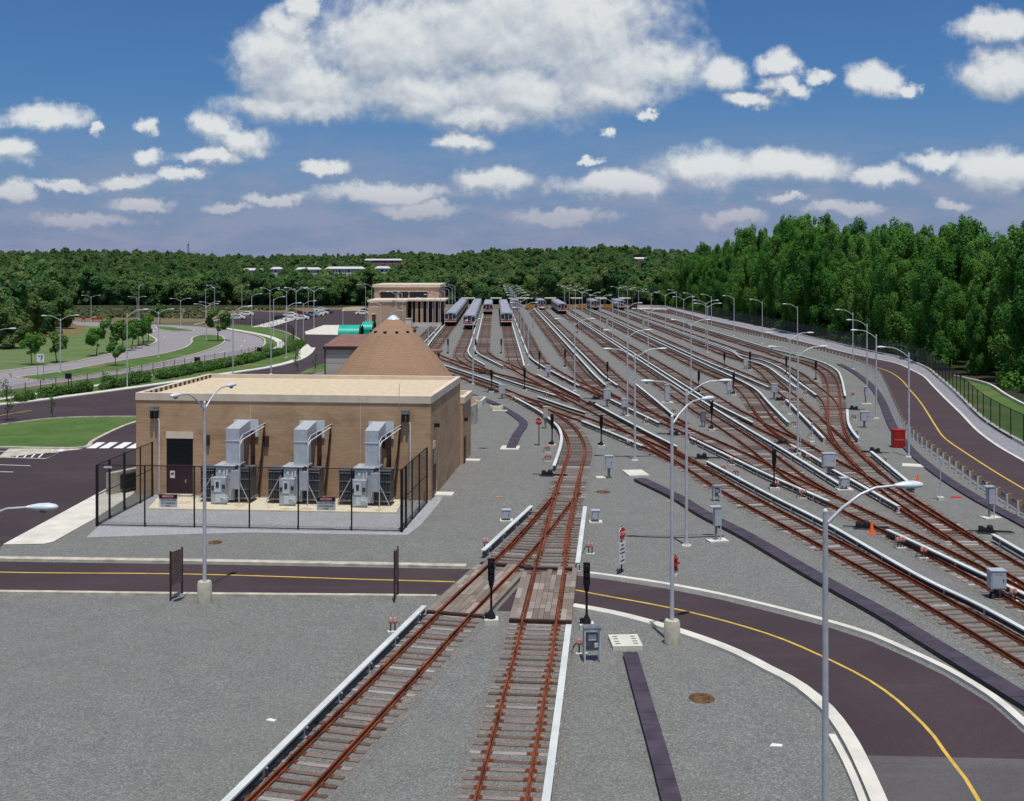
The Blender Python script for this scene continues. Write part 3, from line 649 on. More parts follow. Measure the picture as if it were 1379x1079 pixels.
# check rails beside the running rails through curves and switches
for k, y0, y1, sides in (('A', 742, 557, (-1, 1)), ('L', 742, 664, (1,)), (16, 620, 492, (-1, 1)), (14, 640, 560, (-1, 1)), ('E', 640, 575, (-1,)), ('F', 560, 515, (1,)), ('C', 530, 500, (-1,)), ('H', 690, 640, (1,)), (12, 600, 545, (1,))):
    d0, d1 = HR*F/(y0-HY), HR*F/(y1-HY); cc_ = [p for p in T[k] if d0 <= p.y <= d1]
    for s in sides:
        if len(cc_) > 3:
            mb = MB(); sweep(mb, offset(cc_, s*(G2_-.17)), [(q*.8, z + .05) for q, z in RAILP]); mb.build('check_rail', RUST_L if k in ('A', 16) else RUST, TRK[k])
for k, ys in (('A', (622.5, 660)), (16, (551, 607)), (14, (716,)), ('E', (520,))):
    for y_ in ys:
        d_ = HR*F/(y_-HY); c_ = T[k]; i = min(range(len(c_)), key=lambda q: abs(c_[q].y - d_)); tt = tangents(c_)[i]
        mb = MB(); mb.box((c_[i].x, c_[i].y, .14), (2.3, .10, .05), math.atan2(tt.y, tt.x) - math.pi/2); mb.build('stretcher_bar', RUST_L, TRK[k])

# ------------------------------------------------------------------ third rails with white cover boards
_br = MB(); _br.box((0,0,.20), (.10,.12,.36), 0, 0); _br.box((0,0,.03), (.24,.2,.06), 0, 0); _br.box((.10,0,.36), (.16,.05,.05), 0, 0)
_o = _br.build('bracket', [GALV]); BR_MESH = _o.data; bpy.data.objects.remove(_o)
ncov = 0
def cover(c, label):
    """c = ground path under the middle of the cover"""
    global ncov; ncov += 1
    t = thing('third_rail', label, 'third rail', (0, 0, .0013*(ncov % 9)), 0, 'third rails under white cover boards')
    mb = MB(); sweep(mb, c, [(-.125,.40),(-.125,.47),(.125,.47),(.125,.40),(.11,.40),(.11,.44),(-.11,.44),(-.11,.40)]); mb.build('cover_board', COVER, t)
    mb = MB(); sweep(mb, c, rect(.07, .16, .34)); mb.build('power_rail', DARKG, t)
    L = 0; last = -9; n = 0
    for i in range(1, len(c)):
        L += (c[i] - c[i-1]).length
        if L - last > 2.4 and in_view(c[i]) and c[i].y < 105 and n < 95:
            last = L; n += 1; d = c[i] - c[i-1]; o = bpy.data.objects.new('bracket', BR_MESH); COL.objects.link(o); o.parent = t
            o.location = (c[i].x, c[i].y, .001); o.rotation_euler = (0, 0, math.atan2(d.y, d.x) + math.pi/2)
def PC(pts): return resample([Vector((p.x, p.y, 0)) for p in PL(pts, .47)], 1.0, 1)
def side(i, y0, curve, s):
    c = straight(K_[i-1], y0); c = offset(c, s * 1.5)   # straight() runs towards the camera: right hand = photo left
    return resample(c + [Vector((p.x, p.y, 0)) for p in PL(curve, .47)], 1.0, 2)
COVERS = [
 (PC([(571.5,815.5),(440,944),(303,1079),(240,1140),(-30,1402),(-1050,2400)]), 'white covered third rail left of the branch track at the bottom left'),
 (PC([(715.7,681),(650.5,741)]), 'short white covered third rail left of the switch above the road crossing'),
 (PC([(788,682),(778,758)]), 'short white covered third rail right of the switch above the road crossing'),
 (PC([(766,841),(751,960),(735,1079),(723,1160),(688,1400),(540,2400)]), 'white covered third rail running to the bottom edge beside the dark cable trough'),
 (PC([(691,534),(700,538.5),(726.7,553.4),(743,566),(752,575),(756,586),(755.5,597),(752,610),(746,627)]), 'hooked white covered third rail inside the tight curve'),
 (PC([(590,489),(632,502.5),(674.4,517)]), 'white covered third rail beside the brown dome, nearer of two'),
 (PC([(665,505.5),(706,519),(747.5,532)]), 'white covered third rail in front of the two leftmost black signals'),
 (PC([(724,534),(756,545),(788,555)]), 'white covered third rail right behind the start of the curve'),
 (PC([(723.4,504),(751,518),(780.5,533)]), 'white covered third rail in front of the fourth train'),
 (PC([(801.5,543.5),(832,560),(870,580),(911,600.5)]), 'white covered third rail in front of the square grey cabinet, ending by the tall lamp'),
 (PC([(783.5,566.5),(825,583),(865,600)]), 'white covered third rail behind the grey cabinet near the single black signal'),
 (PC([(821,537),(854,553),(887.5,569)]), 'white covered third rail just behind the square grey cabinet'),
 (PC([(928,588),(984,615),(1040,641.5),(1078,658),(1116,674.5)]), 'white covered third rail running past the tall black signal in the middle right'),
 (PC([(952,621),(1040,667.5),(1113.7,704.5),(1180,742.5),(1251,782),(1315,812),(1379,846.5),(1450,885),(1700,1020)]), 'longest white covered third rail, along the diagonal lead to the right edge'),
 (PC([(853.6,515),(880,536),(907,559)]), 'white covered third rail left of the slim grey cabinet in the mid yard'),
 (PC([(1195,713),(1240,733.5),(1290,757),(1335,778),(1379,799),(1440,829)]), 'white covered third rail starting right of the orange cone'),
 (PC([(1119,630.7),(1165,656),(1210,681.6)]), 'white covered third rail ending behind the nearest lamp head'),
 (PC([(1064.4,598),(1087,610),(1109,623)]), 'short white covered third rail left of the twin grey cabinet'),
 (PC([(1173,607.5),(1202,631),(1231,655)]), 'white covered third rail ending at the small traffic cone'),
 (PC([(1337,719),(1379,743),(1450,784)]), 'white covered third rail at the right edge under the phone cabinet'),
 (PC([(1058.5,537.5),(1084,563),(1109.5,589.5)]), 'white covered third rail between the middle cabinet and the outer switch'),
 (PC([(1141,551),(1142.7,569.6),(1148,580),(1156,590)]), 'short bowed white third rail left of the red cabinet'),
 (side(16, 470, [(1073,477.5),(1102,485.7),(1117.5,492),(1128,499),(1133,509),(1138.4,533)], -1), 'white covered third rail along the outermost track beside the perimeter road'),
 (side(15, 472, [(1000,478.5),(1026,484.5),(1052,496),(1073,512.5),(1099,531.5)], 1), 'white covered third rail left of the second track from the perimeter road'),
 (side(14, 476, [(1000,482.5),(1023.5,489.5),(1036.6,495.5),(1052,507),(1072,521.5)], -1), 'white covered third rail right of the third track from the perimeter road'),
 (side(13, 490, [(1000,506),(1035,521)], 1), 'white covered third rail left of the fourth track from the perimeter road'),
 (side(12, 494, [(1000,513.5),(1019.6,525),(1034,540.5),(1052,559),(1062,568.5)], -1), 'white covered third rail that bends down to the double lamp on the right'),
 (side(11, 540, [(1014,568.5)], 1), 'white covered third rail on the left side of the track right of the lone train'),
 (side(10, 530, [(1011,579.5),(1060,608),(1130.5,651)], -1), 'long white covered third rail starting beside the lone distant train'),
 (side(9, 508, [(831.5,518.5)], 1), 'right hand one of two parallel white covers ending at the black signal'),
 (side(8, 506, [(815,518)], -1), 'left hand one of two parallel white covers ending at the black signal'),
 (side(7, 470, [(714,480.5),(725,489),(743.6,499.8),(780,519)], 1), 'white covered third rail bending round in front of the lamp right of the trains'),
 (side(6, 482, [(706,492.5)], -1), 'straight white covered third rail right of the fourth train'),
 (side(5, 460, [(640,469),(641,473),(646,477),(664,486.3),(677.5,493)], 1), 'kinked white covered third rail left of the short third train'),
 (side(4, 465, [(630.3,472.5),(632,477),(637,482),(652.7,491)], -1), 'kinked white covered third rail right of the second train'),
 (side(3, 458, [(575,467)], 1), 'white covered third rail left of the leftmost train'),
 (side(2, 450, [(570,462)], -1), 'white covered third rail right of the brick shed track'),
]
for c, l in COVERS: cover(c, l)

# ------------------------------------------------------------------ timber road crossing
def crossing(label, outline, cline):
    """planks laid along the track between the rails and outside them, each row a strip of boards"""
    t = thing('timber_crossing', label, 'road crossing', (0,0,0), 0, 'timber panels of the road crossing')
    c = resample(PT(cline), .5, 2)
    mb = MB()
    for off in (-1.27,-1.02,-.52,-.26,0,.26,.52,1.02,1.27):
        o = offset(c, off); i = random.randint(0, 3)
        while i < len(o) - 1:
            n = min(len(o) - 1, i + random.randint(1, 3)); w = .245
            sweep(mb, [o[q] for q in range(i, n+1)] if n > i else o[i:i+2], rect(w, .03, .205 + random.uniform(-.010, .008)), 0); i = n
            if i >= len(o) - 1: break
    mb.build('planks', XWOOD, t)
    for e in (0, -1):
        mb = MB(); tt = tangents(c)[e]; mb.box((c[e].x, c[e].y, .07), (2.75,.24,.20), math.atan2(tt.y, tt.x) - math.pi/2); mb.build('end_shadow_beam', BROWNM, t)  # dark beam put in for the shadow at each panel end
crossing('weathered timber crossing panel on the left branch track', None, [(681,757.5),(648,789.5),(614,823)])
crossing('weathered timber crossing panel on the right hand track', None, [(741.5,762),(734,800),(727.5,832)])

# ------------------------------------------------------------------ cable troughs
def trough(label, px, w, h=.22):
    t = thing('cable_trough', label, 'cable trough', (0,0,0), 0, 'dark covered cable troughs in the gravel')
    c = resample(PL(px, h), 1.0, 1)
    mb = MB(); sweep(mb, c, rect(w - .06, -.02, h - .05)); mb.build('duct', DARKG, t)
    mb = MB()
    n = 2 if w > .7 else 1
    for i in range(0, len(c) - 1, n):
        seg = c[i:min(i + n, len(c)-1) + 1]
        if len(seg) < 2: continue
        a, b = seg[0], seg[-1]; d = (b - a); seg = [a + d*.006, *seg[1:-1], b - d*.006]
        sweep(mb, seg, rect(w, h - .05, h + random.uniform(-.006, .006)))
    mb.build('lids', PURPLE, t)
trough('long dark purple cable trough running diagonally beside the main lead track', [(861,644),(915,670),(949,691.5),(1000,717),(1040,740),(1105,778),(1192,826),(1243,857),(1312,899),(1379,940),(1450,982),(1700,1126)], .92)
trough('dark cable trough running to the bottom edge from the cream slotted lid', [(848.7,878),(868,946),(887,1012),(905,1079),(922,1140),(992,1400),(1270,2400)], .60, .20)
trough('angled dark cable trough right of the tan building', [(628,528.5),(658.7,540),(683.5,552.5),(704.4,567.5),(705,572),(696.6,584),(688,603)], .85, .12)
trough('dark cable trough following the guardrail of the perimeter road', [(1130,490),(1145.7,498),(1172,518),(1185.7,536),(1203.5,575.7),(1221,600),(1234.7,614),(1267,639.5),(1316.5,671),(1379,704),(1480,762)], .85, .14)
def lid(label, px, w, l, h=.16, rz=0, m=CONC_W, slots=False):
    t = thing('trough_lid_slab', label, 'concrete lid', P(*px), rz, 'pale concrete lids on the gravel')
    MB().box((0,0,h/2 + .004), (w,l,h)).build('slab', m, t)
    if slots:
        for y in (-.42,-.14,.16,.44):
            for x in (-.38,.38): MB().box((x,y,h+.008), (.20,.07,.012)).build('slot', DARKG, t)
    return t
lid('cream concrete lid with eight slots at the head of the lower cable trough', (842,868), 1.25, 1.45, .18, R(3), mat('cream_lid', (.60,.60,.50), .7, var=.05), True)
lid('plain white concrete lid at the head of the long diagonal trough', (856,638.5), 1.55, 2.3, .12, R(8))
lid('flat white slab between the dome walk and the curve', (687,604), 1.6, 2.0, .08, R(-5))
lid('white slab beside the red cabinet and the perimeter road', (1233,628), 2.0, 1.3, .08, R(-20))
lid('white door step slab at the right wall of the tan building', (596,667), 1.5, 1.2, .12, R(-6))
lid('narrow white slab by the rear corner of the tan building', (631,621.5), 1.9, .9, .15, R(-6))
# ------------------------------------------------------------------ street lamps
def lamp_model(double, concrete=False):
    t = thing('street_lamp', '', 'street lamp')
    h = 8.55
    MB().lathe([(.28,0),(.28,.05),(.24,.06)], 14).build('base', CONC_W, t) if not concrete else MB().lathe([(.34,0),(.34,.82),(.30,.88),(.30,.90)], 20).build('concrete_base', CONC_P, t)
    MB().tube([(0,0,.04),(0,0,.10)], .19, 8).tube([(0,0,.1),(0,0,h)], [.095,.066], 10).lathe([(.07,h),(.075,h+.03),(.03,h+.08),(0,h+.09)], 10).build('pole', GALV, t)
    for s in ((1,-1) if double else (1,)):
        MB().tube([(s*.05,0,h-.25),(s*.45,0,h+.08),(s*.95,0,h+.38),(s*1.35,0,h+.52),(s*1.95,0,h+.56)], [.045,.042,.036,.032,.03], 7).build('arm', GALV, t)
        m = MB(); prof = [(0,.05,.03),(.12,.09,.06),(.30,.15,.09),(.55,.17,.10),(.72,.13,.07),(.80,.05,.03)]
        vs = []; fs = []; n = 10
        for x, w, hh in prof:
            for k in range(n):
                a = 2*math.pi*k/n; zz = math.sin(a) * hh; zz = zz if zz > 0 else zz * .8
                vs.append((s*(1.85 + x), math.cos(a)*w, h + .56 + zz))
        for i in range(len(prof)-1):
            for k in range(n): fs.append((i*n+k, i*n+(k+1)%n, (i+1)*n+(k+1)%n, (i+1)*n+k))
        fs += [tuple(range(n)), tuple(range((len(prof)-1)*n, len(prof)*n))]
        hd = m.add(vs, fs, 0, True).build('lamp_head', HEADM, t)
        MB().lathe([(.001,-.10),(.07,-.075),(.10,-.03),(.11,0)], 10, c=(s*2.28,0,h+.50)).build('lens', GALV_D, hd)
    return t
L2 = Once(lamp_model(True)); L1 = Once(lamp_model(False)); L2C = Once(lamp_model(True, True)); L1C = Once(lamp_model(False, True))
nl = 0
def lamp(model, x, yb, yj, label, rz=0.0, group='street lamps of the yard', p=None, hh=None):
    p = p or P(x, yb); h = hh or ZC - (yj - HY) * p.y / F
    model.put((p.x, p.y, 0), rz, label, group, (1, 1, h / 8.55))
# close ones
lamp(L1C, 905, 867, 562, 'tall single-armed lamp on a round concrete base beside the yellow-lined road', R(39))
lamp(L2C, 275.5, 811, 543, 'double-armed lamp on a concrete base in front of the fenced transformers', R(72))
lamp(L1C, 0, 0, 0, 'nearest single-armed lamp at lower right, its foot below the picture edge', R(8), p=Vector((1111.5-CX, F, 0)) * (28.0/F), hh=15.9-(690-358)*28/F)
p_ = Vector(((-62-CX)*28/F, 28, 0)); lamp(L1C, 0, 0, 0, 'lamp reaching in from the left edge over the parking lot', R(0), p=p_, hh=9.15)
p_ = Vector(((-12-CX)*116/F, 116, 0)); lamp(L1, 0, 0, 0, 'distant lamp head poking in at the left edge above the lawn', R(0), p=p_, hh=8.7)
lamp(L2, 924.5, 735, 526.5, 'double-armed lamp in the gravel beside the long cable trough', R(4))
lamp(L2, 855, 620, 479, 'double-armed lamp behind the white lid and the small grey cabinet', R(4))
lamp(L2, 845, 560, 451.8, 'double-armed lamp left of the slim grey cabinet in the mid yard', R(4))
lamp(L2, 774, 526, 435.5, 'double-armed lamp standing alone right of the fourth train', R(4))
lamp(L2, 637, 517.5, 436, 'lamp right beside the brown shingled dome', R(70))
lamp(L2, 1074.5, 612, 475.7, 'double-armed lamp nearest the phone cabinets in the right part of the yard', R(5))
lamp(L2, 1063.5, 558, 455, 'double-armed lamp just behind the tallest one in the right part of the yard', R(5))
lamp(L2, 930.5, 525, 436.6, 'double-armed lamp above the black signal left of the twisting track', R(4))
ORD = ['nearest','second','third','fourth','fifth','sixth','seventh','eighth','ninth','tenth']
for i in range(9):
    d = 176 + 25.3 * i; lamp(L2, 0, 0, 0, f'{ORD[i]} lamp, counting away, of the dense row right of the fourth train', R(4), p=Vector((kx(.345, d), d, 0)), hh=8.6)
for i in range(9):
    d = 173 + 26.0 * i; lamp(L2, 0, 0, 0, f'{ORD[i]} lamp, counting away, of the row passing right of the lone distant train', R(4), p=Vector((kx(1.545, d), d, 0)), hh=8.6)
for i in range(7):
    d = 231 + 26.0 * i; lamp(L1, 0, 0, 0, f'{ORD[i]} lamp, counting away, of the row between brick shed and leftmost train', R(178), p=Vector((kx(-.89, d), d, 0)), hh=8.6)
for i, (x, yb, yj) in enumerate([(953,474.6,412.6),(950.5,466,408.3),(920.7,450,402.8),(896,442.5,397.4),(877,434.5,395),(860,430,392),(845,427,390),(833,424,388.5)]):
    lamp(L2, x, yb, yj, f'{ORD[i]} double lamp, counting away, of the row nearest the perimeter road', R(4))
for i, (x, yb, yj) in enumerate([(1224,615.5,476.7),(1180,563.5,452),(1167.5,524,436.7),(1148.6,496.8,422),(1074,478,413.7),(1026.6,462.5,407),(988.6,452,401.7),(958,445.5,399.6),(932.7,438,397.4),(911,432,393)]):
    lamp(L1, x, yb, yj, f'{ORD[i]} single-armed lamp, counting away, along the guardrail of the perimeter road', R(178), 'single lamps along the perimeter road')
LEFT = [(81.3,502,429.6,2,'double lamp on the median near the white road sign',20),(171.3,522,423.6,1,'single lamp standing in the hedge behind the tan building',15),
 (213.5,481,420.6,2,'double lamp at the widest part of the curving street',20),(122.6,432,400,2,'double lamp at the far end of the lawn by the red barrier',20),
 (184.6,431,401.5,2,'double lamp behind the row of small lawn trees',20),(187,430,386,1,'tall thin lamp just behind the double lamp at the row of lawn trees',80),
 (243,441.5,404.5,2,'double lamp on the small far island of the street',20),(278,458,412.3,2,'nearer of two overlapping double lamps by the bushy median tree',20),
 (282.5,443.5,408.7,2,'farther of two overlapping double lamps by the bushy median tree',20),(276.8,431,390.4,1,'tall lamp with its arm bent right behind the double lamps',5),
 (289,428,387.3,1,'tall lamp with its arm bent left behind the double lamps',175),(325.8,421,386.3,1,'lamp behind the two white cars at the far lot',5),
 (339,439.5,398.5,1,'single lamp left of the dark car at the far lot',5),(313.8,513,419,1,'single lamp rising from the hedge behind the roof edge',15),
 (363.5,437.5,391,2,'double lamp at the pale path left of the dark car',10),(386,431,392.2,2,'double lamp right behind the dark car',10),
 (385.5,482,412.8,1,'tall single lamp by the curb tip of the hedge',12),(368.5,451,403,1,'single lamp at the bend of the black fence',8),
 (398.8,455,391.7,2,'tall double lamp on the dark asphalt before the parked cars',10),(408.5,463,409,1,'single lamp at the tip of the planted kerb island',10),
 (415,421,389,2,'far double lamp behind the row of parked cars',10),(422.8,441,391.7,2,'double lamp left of the pale concrete apron',10),
 (492.5,433,386.7,1,'far lamp just left of the brick shed, arm to the left',178),(500.7,428,385.6,1,'lamp rising behind the corner of the brick shed',178),
 (461.8,463,419,1,'lamp beside the teal tanks',85),(365,504,435.8,1,'lamp with a curved arm between hedge and roof edge',60),
 (494.5,448,415.7,1,'lamp before the low brick wing, arm to the right',5),(526,462,421,1,'lamp rising behind the tip of the dome',8),
 (513,449,410,1,'lamp in front of the brick shed door',175),(533.5,442,396,1,'slim lamp before the left windows of the brick shed',178),
 (541.5,440,395,1,'slim lamp one pole right of the one before the shed windows',178),(561,429,389.5,1,'lamp under the right end of the brick shed windows',178),(8,428,399,1,'far lamp head above the dark trees at the left edge',5)]
for x, yb, yj, n, l, a in LEFT: lamp(L2 if n == 2 else L1, x, yb, yj, l, R(a), 'street lamps around the street and lots')

# ------------------------------------------------------------------ black signals
def signal_model():
    t = thing('railway_signal', '', 'railway signal')
    MB().box((0,0,.10), (.62,.62,.22)).build('plinth', CONC_W, t)
    MB().lathe([(.20,.21),(.20,.30),(.08,.55),(.055,.62),(.05,1.75)], 12).box((-.20,.0,.32), (.20,.2,.2)).build('mast', BLACK, t)
    hd = MB().box((0,.06,2.25), (.22,.20,1.15)).box((0,-.02,2.38), (.30,.05,1.0)).box((0,.05,1.66), (.16,.16,.14)).build('signal_head', BLACK, t)
    for z in (2.68,2.38,2.08): MB().tube([(0,-.04,z),(0,-.24,z-.02)], [.10,.11], 10).build('visor', BLACK, hd)
    MB().box((.03,.14,1.3), (.03,.03,1.9)).build('ladder', BLACK, t)
    return t
SG = Once(signal_model())
for x, y, l in [(661.5,839,'black signal standing between the two tracks at the timber crossing'),(790,846,'black signal on a tall plinth right of the timber crossing'),(743.5,602,'black signal inside the hooked curve'),
 (809.7,603,'black signal right of the curve, behind the small grey cabinet'),(662,529,'black signal left of the two in front of the trains, near the dome'),(706.5,527,'black signal in front of the fourth train, beside the lead'),
 (726.5,499,'black signal beside the bend right of the fourth train'),(761,496,'black signal on a white post left of the lone lamp'),(818,516,'black signal at the end of the two parallel white covers'),
 (975.5,500,'black signal left of the pair on the upper right tracks'),(988,533,'black signal above the twisting track in the middle right'),(1010,499,'black signal beside the small frame cabinet, upper right'),
 (941,531,'black signal directly right of the lamp in the mid right yard'),(1059,507,'black signal left of the double lamps on the right'),(1098.7,514,'black signal on a white post inside the outermost tight curve'),
 (958.4,580.5,'black signal behind the head of the closest double lamp'),(1042.5,660,'tall black signal nearest the diagonal lead in the right half'),(603.3,478,'black signal in front of the leftmost train'),
 (640.8,479,'black signal in front of the second train'),(675,478,'black signal between the third and fourth trains'),(777.3,450,'small far signal left of the lone train tracks')]:
    p = P(x, y); SG.put((p.x, p.y, .004), R(random.uniform(-10, 10)), l, 'black dwarf signals between the tracks')
for x, y in [(568.5,439),(620,436),(668.5,436),(718,438),(767,437),(818,436),(865,436),(1003,545)]:
    pass

# ------------------------------------------------------------------ cabinets
def cab(label, x, yb, w, dpt, z0, z1, legs, m=GREYBOX, rz=0, pad=None, roof=False, name='signal_cabinet', cat='cabinet'):
    p = P(x, yb); t = thing(name, label, cat, (p.x, p.y, .004), rz, 'grey trackside cabinets')
    b = MB().box((0,0,(z0+z1)/2), (w,dpt,z1-z0)).build('housing', m, t)
    MB().box((0,-dpt/2-.012,(z0+z1)/2), (w*.84,.02,(z1-z0)*.86)).build('door', m, t)
    MB().box((w*.3,-dpt/2-.035,(z0+z1)/2), (.03,.03,.14)).build('handle', DARKG, t)
    MB().box((0,0,z1+.02), (w+.08,dpt+.08,.04)).build('lid', m, t)
    for s in ((-1,1) if legs == 2 else (0,)):
        MB().box((s*w*.25,0,z0/2+.03), (.09 if legs == 2 else .2,.09,z0)).build('leg', GALV_D, t)
    if pad: MB().box((pad[2] if len(pad) > 2 else 0,0,.04), (pad[0],pad[1],.10)).build('pad', CONC_W, t)
    return t
o = cab('large square grey cabinet near the right edge beside the covered rail', 1342, 806, .72, .5, .50, 1.35, 2); 
mb = MB(); 
for k in range(7): mb.box((-.19 + k*.062, -.5/2-.026, 1.20), (.035 if k % 3 else .02, .006, .03))
mb.build('nameplate', DARKG, o)
MB().tube([(-.35,0,.05),(-.25,0,.25),(-.05,0,.35),(0,0,.6)], .07, 6).build('cable', BLACK, o)
for x, y, l in [(1334,698,'phone cabinet on a white pad by the guardrail at right'),(966,729,'phone cabinet on a white pad beside the long cable trough'),(1166.5,544.5,'slim phone cabinet left of the perimeter road lamps')]:
    p = P(x, y); t = thing('track_phone', l, 'phone cabinet', (p.x, p.y, .004), R(12), 'upright phone cabinets on white pads')
    MB().box((0,0,.04), (1.15,.75,.09)).build('pad', CONC_W, t)
    MB().box((0,0,1.45), (.40,.34,1.05)).build('housing', GREYBOX, t)
    MB().box((-.12,0,2.0), (.66,.40,.06)).build('hood', GREYBOX, t)
    MB().box((-.08,0,.5), (.10,.12,.9)).build('leg', GALV_D, t); MB().box((.16,-.12,.98), (.06,.06,1.9)).build('post', GALV, t)
for x, y, l in [(965,675,'bare metal equipment frame behind the phone cabinet'),(797,890,'grey equipment rack beside the cream slotted lid'),(1051,520,'')]:
    if not l: continue
    big = y > 800; p = P(x, y); t = thing('equipment_frame', l, 'equipment frame', (p.x, p.y, .004), R(4), None)
    w = .62 if big else .45; h = 1.35 if big else 1.0
    for sx_ in (-1,1):
        for sy_ in (-1,1): MB().box((sx_*w/2, sy_*.22, h/2), (.06,.06,h)).build('leg', GALV, t)
    MB().box((0,0,h), (w+.1,.52,.08)).box((0,.1,h*.55), (w*.8,.2,h*.5)).build('casing', GALV_D, t)
    MB().box((0,-.1,h*.72), (w*.5,.12,.22)).box((.15,-.15,h*.5), (.14,.1,.16)).build('terminals', GALV, t)
cab('light grey cabinet on a thin post with a white foot pad, right of the curve', 820, 644, .55, .4, .75, 1.65, 1, pad=(.7,.7,-.6))
cab('pale cabinet left of the signal inside the hooked curve', 734.5, 577, .45, .35, 1.0, 2.1, 1, CONC_P)
cab('square grey cabinet right of the short covers in mid yard', 817.5, 548, .75, .5, .85, 1.95, 1)
cab('grey cabinet close to the pole of the double lamp in mid yard', 841, 560, .60, .45, .9, 1.75, 2)
cab('slim pale grey cabinet standing alone in the mid yard', 898.5, 542.5, .55, .5, .2, 2.1, 1, pad=(1.3,.9))
cab('grey cabinet in the switch area of the middle right', 1042.5, 537, .72, .5, .75, 1.75, 1)
cab('twin grey cabinet back to back near the bend of the right tracks', 1116, 640, .95, .5, .65, 1.65, 1)
cab('small boxy cabinet on a pale plinth beside the covered rail', 1137, 660, .60, .5, .30, .85, 2, pad=(1.1,.8))
cab('grey cabinet on a short stand by the outer switch', 1164, 576, .75, .45, .65, 1.55, 1)
cab('grey cabinet beside the bend right of the fourth train', 738, 508, .75, .5, .65, 1.65, 1)
cab('grey cabinet at the foot of the leftmost signals near the dome', 676, 537, .75, .5, .55, 1.6, 1)
cab('low grey junction box right of the short cover above the road crossing', 802, 704, .45, .4, .25, .75, 2, pad=(.8,.7))
cab('low grey junction box left of the short cover above the road crossing', 682, 702, .5, .4, .2, .7, 2, pad=(.8,.7))
cab('little frame cabinet behind the lead, left of the lamp head', 947, 575, .5, .4, .5, 1.5, 2, GALV_D)
cab('little frame cabinet beside the upper right signal', 1004, 497, .6, .4, .5, 1.6, 2, GALV)
cab('little frame cabinet left of the signal over the twisting track', 982, 531, .6, .4, .5, 1.5, 2, GALV)
cab('far pale cabinet between the tracks near the end of the yard, left', 718, 441, .5, .5, .3, 2.6, 1, CONC_P)
cab('far pale cabinet between the tracks near the end of the yard, middle', 817.5, 441, .5, .5, .3, 2.4, 1, CONC_P)
cab('far pale cabinet between the tracks near the end of the yard, right', 866.5, 440, .5, .5, .3, 2.2, 1, CONC_P)
p = P(1209.5, 602.5); t = thing('red_cabinet', 'dark red cabinet beside the perimeter road guardrail', 'cabinet', (p.x, p.y, .004), R(-8))
MB().box((0,0,.75), (1.05,.8,1.5)).build('housing', RED, t); MB().box((0,-.42,1.08), (.92,.03,.72)).box((0,-.42,.38), (.92,.03,.62)).build('door', RED, t)
MB().box((0,-.445,.71), (.86,.02,.04)).build('trim', PINK, t); MB().box((0,0,1.53), (1.12,.87,.06)).build('lid', RED, t)

# ------------------------------------------------------------------ insulator stands (pinkish cable heads)
def ins_model(n):
    t = thing('cable_stand', '', 'cable stand')
    MB().box((0,0,.05), (.35 + .12*n,.32,.09)).build('pad', CONC_W, t)
    for k in range(n):
        x = (k - (n-1)/2) * .24
        MB().box((x,0,.28), (.07,.07,.42)).build('leg', DARKG, t)
        MB().lathe([(.05,.46),(.11,.49),(.12,.62),(.09,.68),(.10,.74),(.05,.80),(0,.81)], 9, c=(x,0,0)).build('insulator', PINK, t)
    MB().tube([(-.1,.05,.62),(-.30,.12,.55),(-.45,.18,.32),(-.52,.2,.1)], .018, 5).tube([(-.1,-.05,.6),(-.32,-.02,.5),(-.46,0,.25),(-.55,0,.08)], .018, 5).build('cable', BLACK, t)
    return t
I1 = Once(ins_model(1)); I2 = Once(ins_model(2)); I3 = Once(ins_model(3))
